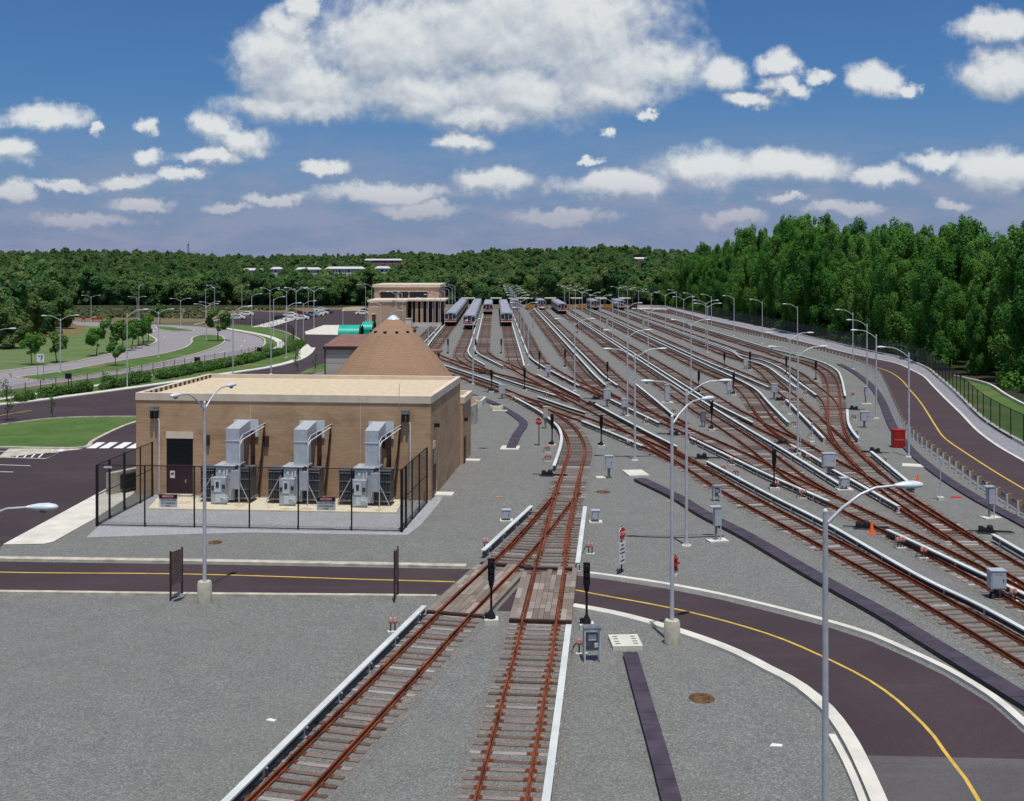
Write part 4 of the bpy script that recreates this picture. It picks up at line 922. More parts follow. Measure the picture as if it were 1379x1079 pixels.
INS = [(654.5,741,2,180,'pink headed cable stand at the lower end of the short cover left of the switch'),(529,852,2,180,'pink headed cable stand beside the bottom left covered rail'),
 (795,747,2,0,'pink headed cable stand at the lower end of the short cover right of the switch'),(783,882,2,0,'pink headed cable stand left of the grey equipment rack'),
 (846,603,2,160,'pink cable stand near the foot of the double lamp behind the white lid'),(974.6,637,2,0,'pink cable stand above the long diagonal cover, first of a close pair'),
 (992,643,2,0,'pink cable stand above the long diagonal cover, second of a close pair'),(985.7,627,2,0,'pink cable stand on the far side of the gap between two covers'),
 (1088,623,2,0,'pink cable stand between lamp pole and twin cabinet'),(1081,672,3,0,'triple pink cable stand left of the lamp arm in the right half'),
 (1213,739,3,0,'triple pink cable stand right of the orange cone'),(1244,753,2,0,'pink cable stand right of the triple one near the orange cone'),
 (1364.5,811,2,0,'pink cable stand beside the large square cabinet'),(1231,657,2,0,'pink cable stand at the end of the cover by the small cone'),
 (1067.6,612,2,0,'pink cable stand just left of the lamp foot on the right'),(821.6,521,2,0,'pink cable stand at the foot of the signal by the twin covers'),
 (870.5,572,2,0,'pink cable stand near the cover behind the lead, mid yard'),(929,596,1,0,'single pink cable stand left end of the long cover'),
 (938,601,1,0,'single pink cable stand slightly right of the left end of the long cover'),(1093.5,591,1,0,'single pink cable stand near the white post of the outer switch'),
 (1151,566,2,0,'pink cable stand right of the bowed short cover, upper'),(1154.5,588,1,0,'pink cable stand right of the bowed short cover, lower'),(1193,626,1,0,'single pink cable stand behind the cover by the perimeter road'),
 (1046,660,2,0,'pink cable stand at the foot of the tall signal'),(691,541,2,0,'pink cable stand by the start of the hooked cover, left'),(695,544,1,0,'pink cable stand by the start of the hooked cover, right'),
 (738,610,2,0,'upper pink cable stand inside the curve'),(738,622,3,0,'lower pink cable stand inside the curve'),(736,538,1,0,'tiny pink cable stand between the lead covers'),
 (626,487,1,0,'tiny pale cable stand beside the first lead cover'),(706,489,2,0,'small cable stand before the fourth train'),(762,515,2,0,'small cable stand left of the lone lamp'),
 (908,558,2,0,'cable stand at the end of the cover behind the tall lamp'),(1149,535,2,0,'pale cable stand outside the outermost curve'),(1070,575,2,0,'cable stand at the foot of the second double lamp'),
 (1054,548,1,0,'small cable stand under the middle right cabinet'),(1085,533,2,0,'pale cable stand left of the outer frog')]
for x, y, n, a, l in INS:
    p = P(x, y); (I1, I2, I3)[n-1].put((p.x, p.y, .004), R(a + random.uniform(-15, 15)), l, 'pink cable stands beside the third rails', (.78,.78,.82))

# ------------------------------------------------------------------ switch machines, cones, manholes, hydrant
def sw_model():
    t = thing('switch_machine', '', 'switch machine')
    MB().box((0,0,.17), (.85,.42,.24), taper=.9).box((-.28,0,.33), (.30,.34,.12), taper=.8).build('housing', BLACK, t)
    MB().lathe([(.17,.28),(.17,.42),(.10,.48),(0,.49)], 12, c=(.22,0,0)).build('motor', BLACK, t)
    MB().box((.95,-.05,.12), (1.2,.06,.06)).box((.9,.16,.12), (1.1,.05,.05)).box((-.75,.1,.08), (.8,.05,.05)).build('rods', BLACK, t)
    MB().box((0,0,.03), (1.1,.7,.06)).build('plate', DARKG, t)
    return t
SW = Once(sw_model())
for x, y, a, l in [(737,641,0,'black switch machine left of the curving track'),(803,538,180,'upper black switch machine left of the square mid cabinet'),(797,546,180,'lower black switch machine left of the square mid cabinet'),
 (907,586,180,'black switch machine behind the tall single lamp'),(945,618,0,'black switch machine at the start of the longest cover'),(1054,598,180,'black switch machine above the tall signal'),
 (1050,539.5,0,'black switch machine under the middle right cabinet'),(1150,552,180,'black switch machine outside the bowed short cover'),(1178,610,180,'black switch machine by the red cabinet'),
 (1162,712,0,'black switch machine lying beside the orange cone'),(1328,718,0,'black switch machine at the right edge below the phone cabinet'),(651,504,0,'small black switch machine before the second train'),(662,528.5,0,'black switch machine near the dome signals')]:
    p = P(x, y); SW.put((p.x, p.y, .01), R(a - 12), l, 'black switch machines at the turnouts')
for x, y, s, l in [(1174,719,1.0,'large orange traffic cone beside a black switch machine'),(1236,648,.75,'small orange traffic cone at the end of a covered rail')]:
    p = P(x, y); t = thing('traffic_cone', l, 'traffic cone', (p.x, p.y, .004)); t.scale = (s,)*3
    MB().box((0,0,.02), (.42,.42,.04)).build('foot', ORANGE, t); MB().lathe([(.16,.04),(.14,.1),(.035,.78),(.03,.80)], 18).build('body', ORANGE, t)
for x, y, r, l in [(945,941,.42,'rusty round manhole cover in the lower right gravel'),(812,663,.45,'rusty manhole cover left of the white concrete lid'),(290,731,.35,'small manhole cover in front of the transformer fence')]:
    p = P(x, y); t = thing('manhole_cover', l, 'manhole cover', (p.x, p.y, .004)); MB().lathe([(r*1.12,0),(r*1.12,.03),(r,.032)], 24).build('ring', RSTY_LID, t)
    m = MB().lathe([(r*.95,.03),(r*.95,.045),(r*.9,.05)], 24)
    for k in range(-3, 4): m.box((k*r*.22, 0, .055), (.03, r*1.4*math.sqrt(max(.05, 1-(k*.25)**2)), .014))
    m.build('lid', RSTY_LID, t)
p = P(668.5, 553); t = thing('manhole_riser', 'raised concrete manhole ring with a black lid beside the angled trough', 'manhole', (p.x, p.y, .004))
MB().lathe([(.75,0),(.75,.55),(.66,.6)], 20).build('ring', CONC_P, t); MB().lathe([(.52,.6),(.52,.66),(.4,.70)], 20).build('lid', BLACK, t); MB().box((.4,-1.1,.08), (1.6,1.0,.16)).build('apron', CONC_P, t)
p = P(909.5, 776); t = thing('fire_hydrant', 'red fire hydrant on a pale foot behind the tall lamp', 'fire hydrant', (p.x, p.y, .004))
MB().lathe([(.13,0),(.13,.25),(.10,.3)], 14).build('foot', CONC_W, t)
b = MB().lathe([(.10,.3),(.16,.32),(.16,.37),(.115,.40),(.115,.86),(.15,.88),(.15,.92),(.11,.98),(.04,1.06),(.04,1.12),(0,1.13)], 14).build('barrel', RED, t)
MB().tube([(-.24,0,.68),(.24,0,.68)], .06, 8).tube([(0,0,.62),(0,-.22,.62)], .08, 8).build('outlets', RED, t)

for x, y, s, m_, l in [(365,971,.30,SIGNW,'white scrap lying on the gravel at lower left'),(1045,1005,.36,SIGNW,'white scrap lying on the gravel right of the manhole cover'),(902,676,.55,mat('ochre_board',(.45,.24,.06),.8,var=.2,vscale=4),'flat ochre scrap beside the long cable trough'),
 (671,670,.5,mat('ochre_board',(.45,.24,.06)),'flat ochre scrap left of the switch'),(650,604,.6,BROWNM,'brown board lying right of the tan building'),(1287,670,.7,SIGNR,'flat red board lying before the perimeter trough'),(1183,672,.35,SIGNW,'white scrap between covered rails behind the lamp arm')]:
    p = P(x, y); t = thing('scrap_piece', l, 'scrap', (p.x, p.y, .004), random.uniform(-.4,.4)); MB().add([(-s*.6,-s*.18,.0),(s*.5,-s*.25,.0),(s*.62,s*.2,.0),(-s*.3,s*.28,.0),(-s*.6,-s*.18,.035),(s*.5,-s*.25,.03),(s*.62,s*.2,.04),(-s*.3,s*.28,.05)], [(0,3,2,1),(4,5,6,7),(0,1,5,4),(1,2,6,5),(2,3,7,6),(3,0,4,7)]).build('board', m_, t)
for pts, l in [([(847,722),(905,724),(975,722)],'thin dark painted arm shadow on the gravel behind the closest double lamp'),([(800,613),(838,615),(880,614)],'thin dark painted arm shadow on the gravel behind the white lid')]:
    q = resample(PL(pts, .03), 1); t = thing('arm_shadow_strip', l, 'conduit'); mb = MB(); sweep(mb, q, rect(.05, 0, .05)); mb.build('pipe', DARKG, t)  # dark strip laid down as the cast shadow of the lamp arms
# ------------------------------------------------------------------ signs
def text(body, size, m, parent, loc, rot, name='lettering', ext=.004, align='CENTER', scx=1):
    cu = bpy.data.curves.new(name, 'FONT'); cu.body = body; cu.size = size; cu.align_x = align; cu.align_y = 'CENTER'; cu.extrude = ext
    cu.materials.append(m); tmp = bpy.data.objects.new(name, cu); COL.objects.link(tmp); me = bpy.data.meshes.new_from_object(tmp.evaluated_get(bpy.context.evaluated_depsgraph_get())); bpy.data.objects.remove(tmp); o = bpy.data.objects.new(name, me); COL.objects.link(o); o.parent = parent; o.location = loc; o.rotation_euler = rot; o.scale = (scx, 1, 1); return o
def octagon(mb, r, y, z, th=.02, mi=0):
    vs = []; 
    for yy_ in (y, y + th):
        for k in range(8): a = R(22.5 + 45*k); vs.append((r*math.cos(a), yy_, z + r*math.sin(a)))
    return mb.add(vs, [tuple(range(8)), tuple(range(15, 7, -1))] + [(k, k+8, (k+1)%8+8, (k+1)%8) for k in range(8)], mi)
def stop_sign(label, x, y, rz, lower=True, h=3.0):
    p = P(x, y); t = thing('stop_sign', label, 'stop sign', (p.x, p.y, .004), rz)
    MB().box((0,.04,h/2), (.07,.05,h)).box((-.2,.04,.03), (.5,.1,.05)).build('post', BLACK, t)
    f = octagon(MB(), .36, -.012, h-.38).build('sign_rim', SIGNW, t); octagon(MB(), .335, -.018, h-.38, .012).build('sign_face', SIGNR, t)
    text('STOP', .25, SIGNW, t, (0,-.024,h-.38), (R(90),0,0))
    if lower:
        b = MB().box((0,-.005,h-1.40), (.62,.02,1.12)).build('notice', SIGNW, t)
        for i, w in enumerate((.30,.46,.48,.14,.40)):
            mb = MB()
            x0 = -w/2
            while x0 < w/2 - .03: q = random.uniform(.03, .075); mb.box((x0+q/2, -.019, h-.98 - i*.20), (q,.006,.075)); x0 += q + .016
            mb.build('text_line', DARKG, b)
stop_sign('red stop sign with a white notice below it, beside the yard road', 838, 771, R(55), True, 2.40)
stop_sign('far stop sign on a post inside the hooked curve', 725.5, 600, R(-30), False, 2.5)
for x, y, rz, h, l in [(237.5,806,R(68),2.35,'brown two-post sign seen almost edge-on beside the concrete based lamp'),(533.5,808,R(85),2.45,'narrow brown sign seen edge-on at the yard road near the crossing')]:
    p = P(x, y); t = thing('roadside_sign', l, 'sign', (p.x, p.y, .004), rz)
    for s in (-1,1): MB().box((s*.42,0,h/2), (.07,.07,h)).build('post', BROWNM, t)
    MB().box((0,-.02,h-.85), (.78,.03,1.6)).build('panel', mat('sign_back_brown',(.15,.105,.095),.7,var=.15,vscale=2), t)
p = P(54.5, 513); t = thing('road_sign', 'white road sign with a dark hooked arrow at the curving street', 'road sign', (p.x, p.y, 0), R(-5))
for s in (-1,1): MB().box((s*.42,.03,1.6), (.06,.05,3.2)).build('post', GALV_D, t)
MB().box((0,0,3.15), (1.05,.03,1.15)).build('panel', SIGNW, t)
mb = MB(); mb.add([(-.30,-.02,3.50),(-.12,-.02,3.50),(-.08,-.02,3.36),(-.26,-.02,3.22)], [(0,1,2,3)]); mb.add([(-.02,-.02,3.52),(.32,-.02,3.50),(.30,-.02,3.16),(.12,-.02,2.86),(-.02,-.02,2.80),(.14,-.02,3.2),(.12,-.02,3.36)], [(0,1,2,3,4,5,6)])
mb.build('arrow', BLACK, t)
for i, (x, y, w, h) in enumerate([(61.5,455,.4,.8),(112.5,435,1.0,2.2),(131,433,3.4,1.2)]):
    p = P(x, y); t = thing('construction_barrier', ['small orange marker left of the far lamp','red barrel like marker by the far road','orange barrier beyond the far road'][i], 'barrier', (p.x, p.y, .02), 0, 'orange markers beyond the lawn')
    MB().box((0,0,h*.62), (w,.12,h*.45)).build('panel', mat('faded_red_board',(.34,.075,.04),.7,var=.1), t)
    for s in (-1,1): MB().box((s*w*.4,.05,h/2*.85), (.1,.1,h*.85)).build('leg', DARKG, t)
for x, y, h, l in [(1269,689,2.9,'thin grey post with a small cap on a white footing beside the perimeter trough'),(1093.5,598,1.9,'thin white post between the covers on the right'),(1078,614,1.9,'short white post touching the double lamp on the right')]:
    if x == 1269: x, y = 1266.5, 674
    p = P(x, y); t = thing('marker_post', l, 'post', (p.x, p.y, .004)); MB().box((0,0,.12), (.4,.4,.24)).build('footing', CONC_W, t); MB().tube([(0,0,.1),(0,0,h)], .035, 6).build('post', GALV, t); MB().box((0,0,h-.1), (.14,.12,.22)).build('cap', GALV, t)

# ------------------------------------------------------------------ the tan building
BO = Vector((-5.50, 74.35, 0)); ang = math.atan2(-.1015, -1) ; 
UX = Vector((-.9949, .1010, 0)); UY = Vector((.1010*.93, .9949, 0)).normalized()
BW, BD, BH = 20.75, 13.5, 7.07
RZ = math.atan2(-UX.y, -UX.x)   # local +x runs to the photo right along the front
def M4(origin, rz): return Matrix.Translation(origin) @ Matrix.Rotation(rz, 4, 'Z')
FL = BO + UX * BW               # front left corner is the local origin
bt = thing('tan_building', 'flat-roofed tan brick building behind the transformer fence', 'building', FL, RZ)
mb = MB(); w, d, h = BW, BD, BH; q = .30
mb.box((w/2, d/2, (h-.5)/2), (w, d, h-.5)); mb.build('wall', BRICK, bt)
mb = MB()
for c, s in (((w/2, q/2-.03, h-.25), (w+.06, q+.06, .5)), ((w/2, d-q/2+.03, h-.25), (w+.06, q+.06, .5)), ((q/2-.03, d/2, h-.25), (q+.06, d-2*q-.02, .5)), ((w-q/2+.03, d/2, h-.25), (q+.06, d-2*q-.02, .5))): mb.box(c, s)
mb.build('coping', COPING, bt)
MB().box((w/2, d/2, h-.40), (w-2*q-.02, d-2*q-.02, .22)).build('roof', ROOFG, bt)
mb = MB()
for k in range(15): mb.box((q+.06, .8 + k*.86, h-.16), (.06,.22,.26))
mb.build('scupper_shadows', BROWNM, bt)  # dark blocks painted in for the scupper shadows inside the left parapet
for xx in (8.2, 15.9): MB().box((xx, -.004, (h-.5)/2), (.03, .012, h-.52)).build('expansion_joint', COPING, bt)
dr = MB().box((3.15,-.02,1.08), (1.88,.05,2.12)).build('door', DOORM, bt); MB().box((3.6,-.06,1.0), (.06,.06,.22)).build('handle', GALV, dr)
MB().box((2.65,-.06,1.45), (.34,.02,.50)).build('notice', SIGNW, dr)
mb = MB().box((2.65,-.074,1.50), (.24,.008,.16)); mb.build('notice_mark', SIGNR, dr)
mb = MB().box((3.15,-.01,3.05), (1.88,.03,1.78))
for k in range(16): mb.box((3.15,-.04,2.24 + k*.108), (1.80,.05,.05))
mb.build('louvre', BLACK, bt)
MB().box((3.15,-.02,4.17), (1.96,.05,.46)).build('lintel', COPING, bt)
MB().box((3.15,-.25,.06), (2.0,.5,.12)).build('doorstep', CONC, bt)
for xx in (1.40, 19.05):
    fx = MB().box((xx,-.22,6.02), (.55,.30,.30)).build('wall_light', GALV_D, bt); MB().box((xx-.17,-.2,5.60), (.16,.3,.55)).box((xx+.17,-.2,5.60), (.16,.3,.55)).build('bracket', BLACK, fx)
    MB().tube([(xx,-.18,5.75),(xx+.12,-.16,5.4),(xx+.30,-.10,5.2),(xx+.30,-.10,.1)], .07, 8).build('conduit', GALV, bt)
for xx in (5.15, 9.35, 17.62): MB().box((xx,-.08,3.85), (.30,.16,.72)).build('wall_lamp', BROWNM, bt)
MB().lathe([(.02,0),(.10,.05),(.08,.16),(.0,.17)], 10, c=(4.9,-.12,2.6)).build('alarm_bell', SIGNR, bt)
MB().box((5.0,-.1,1.35), (.42,.18,.22)).build('alarm_box', SIGNR, bt)
MB().tube([(18.6,-.05,6.4),(18.6,-.05,7.9)], .02, 5).build('lightning_rod', GALV, bt)
sd = MB().box((w+.015,1.3,1.1), (.05,1.1,2.2)).build('side_door', DOORM, bt); MB().box((w+.03,1.3,3.6), (.04,1.0,.5)).build('side_lintel', COPING, bt)
MB().box((w+.03,1.3,2.75), (.05,1.0,.95)).build('side_louvre', GLASS, bt)
MB().box((w+.18,1.5,4.9), (.35,.3,.25)).build('side_lamp', BLACK, bt)
AX = BO + UY * BD
at_ = thing('brick_annex', 'lower brick annex behind the right rear corner of the tan building', 'building', AX, RZ)
mb = MB().box((-2.85,2.35,2.45), (6.3,4.7,4.9)).build('wall', BRICK, at_)
MB().box((.27,2.35,5.15), (.36,4.76,.5)).box((-2.9,.16,5.15), (5.9,.3,.5)).box((-2.9,4.6,5.15), (5.9,.3,.5)).build('coping', COPING, at_)
MB().box((-2.9,2.35,5.0), (5.9,4.0,.2)).build('roof', ROOFG, at_); MB().box((.34,1.0,1.05), (.05,.9,2.1)).build('door', DOORM, at_); MB().box((.42,1.0,3.5), (.3,.3,.25)).build('wall_lamp', BLACK, at_)
p = P(638, 545); t = thing('area_wall', 'low white concrete surround beside the annex', 'low wall', (p.x, p.y, .004), R(-6))
MB().box((0,-2,.35), (2.2,.25,.7)).box((0,2,.35), (2.2,.25,.7)).box((-1.1,0,.35), (.25,3.7,.7)).box((1.1,0,.35), (.25,3.7,.7)).build('wall', CONC_W, t)

# ------------------------------------------------------------------ transformer yard
MB_ = MB().prism([(q.x, q.y) for q in PL([(199,687),(534,692.5),(543,675),(214,671)])], -.02, .12); tag(MB_.build('transformer_pad', mat('stained_cream_concrete', (.66,.60,.46), .85, var=.05, vscale=1.1, alt=(.42,.30,.12), altf=.62)), 'cream concrete pad under the three transformers', 'concrete pad')
MDARK = mat('radiator_grey', (.13, .132, .14), .6, .2, var=.15, vscale=5)
def transformer():
    t = thing('transformer', '', 'transformer')
    b = MB().box((0,.25,1.45), (1.25,1.5,2.5)).box((0,.25,2.73), (1.45,1.7,.07)).build('tank', GREYBOX, t)
    MB().box((-.25,-.75,1.0), (1.0,.55,1.9)).build('control_cabinet', GREYBOX, t)
    MB().box((-.30,-1.045,1.35), (.44,.04,.85)).box((-.02,-1.045,.45), (.8,.04,.55)).build('cabinet_door', HEADM, t)
    MB().box((-.30,-1.075,1.45), (.20,.03,.42)).box((-.62,-1.06,1.2), (.16,.05,.3)).box((.12,-1.06,1.3), (.2,.05,.3)).build('gauge_windows', DARKG, t)
    MB().box((-.25,-.78,2.35), (.16,.1,.16)).box((.0,-.6,2.15), (.1,.1,.5)).box((.2,-.6,2.25), (.1,.1,.4)).build('fittings', SIGNW, t)
    MB().box((.78,-.35,1.75), (.55,.7,1.35)).build('junction_box', GREYBOX, t)
    for s in (-1,1):
        mb = MB()
        for k in range(9): mb.box((s*(.85+k*.105),.25,1.42), (.035,1.25,2.15))
        mb.box((s*1.26,.25,2.52), (1.0,1.3,.07)); r_ = mb.build('radiator', MDARK, t)
        MB().box((s*1.28,-.40,1.0), (1.0,.03,.05)).box((s*1.28,-.40,1.75), (1.0,.03,.05)).box((s*1.28,-.40,2.35), (1.0,.03,.05)).box((s*1.28,.25,.32), (1.05,1.3,.08)).build('rail', GALV_D, r_)
        MB().tube([(s*.8,-.55,2.1),(s*1.75,-.75,.15)], .03, 5).build('brace', GALV, t)
    d_ = MB().box((.46,.15,3.815), (.92,.85,2.16)).build('bus_duct', GREYBOX, t); MB().box((.46,-.29,4.55), (.98,.04,.06)).box((.46,.15,2.80), (1.1,1.05,.08)).build('flange', GALV, d_)
    MB().add([(0,-.275,4.90),(.92,-.275,4.90),(.92,1.9,4.90),(0,1.9,4.90),(0,-.275,5.45),(.92,-.275,5.45),(.92,1.9,5.75),(0,1.9,5.75)], [(0,3,2,1),(4,5,6,7),(0,1,5,4),(1,2,6,5),(2,3,7,6),(3,0,4,7)]).build('bus_duct_elbow', GREYBOX, t)
    MB().box((.60,1.94,5.15), (1.75,.06,1.30)).build('wall_plate', HEADM, t)
    MB().tube([(1.02,-.5,2.4),(1.02,-.5,4.3),(1.15,-.3,4.65),(2.0,1.6,5.35)], .045, 7).tube([(.98,-.34,2.4),(.98,-.34,4.7),(1.12,-.1,5.0),(2.0,1.9,5.55)], .035, 7).build('conduit', GALV, t)
    MB().tube([(1.12,-.9,.0),(1.12,-.9,2.9)], .04, 6).tube([(-.1,-1.1,.55),(.5,-1.15,.5),(.62,-1.1,.8),(.62,-1.0,1.1)], .035, 6).build('pipe', GALV, t)
    MB().tube([(1.55,1.72,.12),(1.95,1.82,5.5)], .07, 7).box((1.25,1.45,3.5), (.28,.16,3.1)).build('support_post', BROWNM, t)
    return t
TF = Once(transformer())
for i, u in enumerate((7.30, 11.95, 16.75)):
    p = FL - UX*u - UY*2.05; TF.put((p.x, p.y, .12), RZ, scale=(1,1,.90), label= ['left transformer nearest the maroon door','middle one of the three transformers','right transformer nearest the gate side'][i], group='three grey transformers with ducts to the wall')
# fence around it
fn = thing('chain_link_fence', 'black chain-link fence enclosing the transformers', 'fence', (0,0,0)); FH = 3.75
fc = [P(205,669), P(130.7,708.8), P(541,717), P(575,678)]
def fpost(parent, p, h, r=.045): o = MB().tube([(0,0,0),(0,0,h)], r, 7).build('post', BLACK, parent, (p.x, p.y, .0)); return o
for x, y, r in [(205,669,.07),(189,678.5,.05),(167.5,686.6,.08),(147.6,699,.07),(130.7,708.8,.09),(195,709.6,.05),(261.7,710.6,.05),(335.9,711.8,.05),(401.7,713.6,.05),(473.6,715,.05),(541,717,.09),(546.7,711,.07),(555,700,.05),(564.7,690,.05),(575,678,.06)]: fpost(fn, P(x,y), FH, r)
mb = MB()
for a, b, hs in ((fc[0],fc[1],(FH,1.9,.08)),(fc[1],fc[2],(FH,.10)),(fc[2],fc[3],(FH,1.9,.08))):
    for z in hs: mb.tube([(a.x,a.y,z),(b.x,b.y,z)], .03, 5)
mb.build('rail', BLACK, fn)
for i, (a, b) in enumerate(((fc[0],fc[1]),(fc[1],fc[2]),(fc[2],fc[3]))):
    MB().add([(a.x,a.y,.05),(b.x,b.y,.05),(b.x,b.y,FH),(a.x,a.y,FH)], [(0,1,2,3)]).build('mesh_panel', CHAIN if i != 2 else CHAIN_D, fn)
for x, y, l in [(226.8,710.2,'left danger sign hanging low on the transformer fence'),(439.5,714.4,'right danger sign hanging low on the transformer fence')]:
    p = P(x, y); t = thing('danger_sign', l, 'danger sign', (p.x, p.y - .06, 1.62), R(-1.5), 'danger signs on the transformer fence'); W_, H_ = 1.12, .80
    MB().box((0,0,0), (W_,.02,H_)).build('panel', SIGNW, t); MB().box((0,-.013,H_*.335), (W_,.012,H_*.32)).build('header', BLACK, t)
    m = MB(); vs = [(.40*math.cos(a)*1.0, -.022, H_*.335 + .10*math.sin(a)) for a in [2*math.pi*k/28 for k in range(28)]]; m.add(vs, [tuple(range(28))]); m.build('oval', SIGNR, t)
    text('DANGER', .155, SIGNW, t, (0,-.028,H_*.335), (R(90),0,0), scx=1.05)
    text('HIGH VOLTAGE', .135, BLACK, t, (0,-.016,.045), (R(90),0,0)); text('No Trespassing', .135, BLACK, t, (0,-.016,-.125), (R(90),0,0)); text('Inside', .11, BLACK, t, (0,-.016,-.29), (R(90),0,0))
p = P(150,700); t = thing('small_white_sign', 'small white plate near the top of the fence corner', 'sign', (fc[1].x+.55, fc[1].y+.3, 3.55)); MB().box((0,0,0), (.5,.02,.12)).build('panel', SIGNW, t)
p = P(172.5,667); t = thing('low_wall', 'low concrete wall with a dark opening behind the left fence', 'low wall', (p.x, p.y, 0), R(0))
MB().box((.25,3.2,.75), (.5,7.0,1.5), R(-28)).build('wall', CONC, t); MB().box((-.15,1.5,.8), (.5,2.0,1.0), R(-28)).build('opening', BLACK, t)

# ------------------------------------------------------------------ dome, shed, tanks
dm = thing('shingled_dome', 'brown shingled dome with a pale cap behind the tan building', 'storage dome', (-12.1, 112, 0))
MB().lathe([(8.6,0),(8.6,2.0)], 40, smooth=True).build('wall', CONC, dm)
MB().lathe([(8.7,1.9),(8.2,2.35),(7.05,3.5),(5.85,4.93),(4.95,6.1),(3.75,7.5),(3.2,8.15),(2.35,9.15),(1.55,9.85),(.66,10.45)], 16, smooth=False).build('roof', SHING, dm)
MB().lathe([(.72,10.35),(.64,10.5),(.25,10.82),(0,10.90)], 16).build('cap', HEADM, dm)
for k in range(12):
    a = 2*math.pi*(k+.5)/12; MB().box((2.22*math.cos(a), 2.22*math.sin(a), 9.25), (.28,.30,.18), a).build('vent', BLACK, dm)
X0, X1 = (437-CX)*112/F, (500-CX)*112/F
sh = thing('grey_shed', 'grey sided shed with a brown roof left of the dome', 'shed', ((X0+X1)/2, 112, 0)); w_ = X1 - X0
MB().box((0,4.8,3.78), (w_,9.6,7.5)).build('wall', SIDING, sh)
vs = [(-w_/2-.15,-.15,7.56),(w_/2,-.15,7.56),(w_/2,10,8.15),(-w_/2+.1,10,8.15),(-w_/2-.15,-.15,7.72),(w_/2,-.15,7.72),(w_/2,10,8.3),(-w_/2+.1,10,8.3)]
MB().add(vs, [(0,3,2,1),(4,5,6,7),(0,1,5,4),(1,2,6,5),(2,3,7,6),(3,0,4,7)]).build('roof', BROOF, sh)
MB().box((-.0,-.2,7.52), (w_+.3,.08,.28)).build('fascia', BROWNM, sh); MB().box((-w_/2+.06,-.03,3.7), (.12,.06,7.4)).build('corner_trim', BROWNM, sh)
d_ = 118.; pr = Vector(((585-CX)*d_/F, d_, 0)); t = thing('lean_to_roof', 'small brown canopy projecting right of the dome', 'canopy', pr)
MB().box((-.9,0,6.75), (3.4,2.4,.22)).build('roof', BROOF, t); MB().box((.55,-1,5.7), (.16,.16,2.0)).box((.55,-1,2.9),(.16,.16,5.8)).build('post', BROWNM, t); MB().box((-1.3,.2,3.3), (2.3,1.9,6.6)).build('wall', CONC_W, t)
for i, (x0, x1, dd, zt, ln) in enumerate([(457.5,489.5,150,7.8,5.4),(489,505,165,7.5,4.5)]):
    xa, xb = (x0-CX)*dd/F, (x1-CX)*dd/F; t = thing('teal_tank', ['large teal tank behind the grey shed roof','smaller teal tank farther back beside the dome tip'][i], 'storage tank', ((xa+xb)/2, dd, 0), 0, 'teal storage tanks')
    r_ = (xb-xa)/2; L_ = r_
    prof = [(0,zt-2.6),(L_,zt-2.6)]
    m = MB(); n = 14; vs = []; fs = []
    for sx_ in (-L_, L_*.75):
        for k in range(n + 1): a = math.pi * k / n; vs.append((sx_, -1.7*math.cos(a), zt-1.15 + 1.15*math.sin(a)))
    for k in range(n): fs.append((k, k+1, n+2+k, n+1+k))
    fs += [tuple(range(n, -1, -1)), tuple(range(n+1, 2*n+2))]; m.add(vs, fs, 0, False); m.build('shell', GREENT, t)
    MB().box((-L_*.125,0,(zt-1.2)/2), (L_*1.75,3.3,zt-1.2)).build('body', GREENT, t)
    m = MB()
    for k in range(9): m.box((-L_ + k*L_*.21,-1.72,zt-1.9), (.07,.06,1.3))
    m.build('ribs', GREENT, t)
    m = MB().lathe([(.01,0),(.8,.0),(1.1,.12),(1.15,.2)], 16); m.v = [(L_*.75 + .25 - q[2]*0 , q[0]*1.3, zt-1.1 + q[1]*.95) for q in m.v]; m.build('end_disc', GREENT, t)

# ------------------------------------------------------------------ brick shed at the left of the yard
def px_x(x, d): return (x - CX) * d / F
def px_z(y, d): return ZC - (y - HY) * d / F
bs = thing('brick_shed', 'two-level brown brick maintenance building beside the parked trains', 'building', (0,0,0))
d1 = 288.; xa, xb = px_x(496,d1), px_x(547,d1); z1 = px_z(405,d1)
MB().box(((xa+xb)/2, d1+9, z1/2-.15), (xb-xa, 18, z1-.3)).build('wing_wall', BRICK_F, bs)
MB().box(((xa+xb)/2, d1+9, z1-.1), (xb-xa+.5, 18.5, .5)).build('wing_coping', COPING, bs)
dd = MB().box((px_x(503.5,d1), d1-.03, 1.9), (.95,.1,2.4)).build('door', BROWNM, bs); MB().box((px_x(503.5,d1), d1-.05, 3.3), (1.3,.1,.3)).build('lintel', COPING, bs)
d2 = 305.; xa, xb = px_x(503,d2), px_x(591,d2); z2 = px_z(384,d2); zr = px_z(405,d2)
MB().box(((xa+xb)/2, d2+14, z2/2-.2), (xb-xa, 26, z2-.5)).build('main_wall', BRICK_F, bs)
MB().box(((xa+xb)/2, d2+14, z2-.25), (xb-xa+.7, 26.7, .8)).build('main_coping', COPING, bs)
for x0, x1 in ((512,534),(537.5,549),(551.5,575)):
    f_ = MB().box(((px_x(x0,d2)+px_x(x1,d2))/2, d2+.9, px_z(397.2,d2)), (px_x(x1,d2)-px_x(x0,d2), .3, 1.75)).build('window', BLACK, bs)
    m = MB(); n = 5
    for k in range(1, n): m.box((px_x(x0,d2)+(px_x(x1,d2)-px_x(x0,d2))*k/n, d2+.72, px_z(397.2,d2)), (.08,.06,1.7))
    m.build('mullions', DARKG, f_)
MB().box(((px_x(512,d2)+px_x(575,d2))/2, d2+.95, px_z(392.6,d2)), (px_x(575,d2)-px_x(511,d2)+.6, .4, .32)).build('window_lintel', COPING, bs)
d3 = 292.; xa, xb = px_x(547,d3), px_x(600,d3); z3 = px_z(404.5,d3)
MB().box(((xa+xb)/2, d3+7, z3), (xb-xa, 15, .45)).build('canopy_roof', COPING, bs)
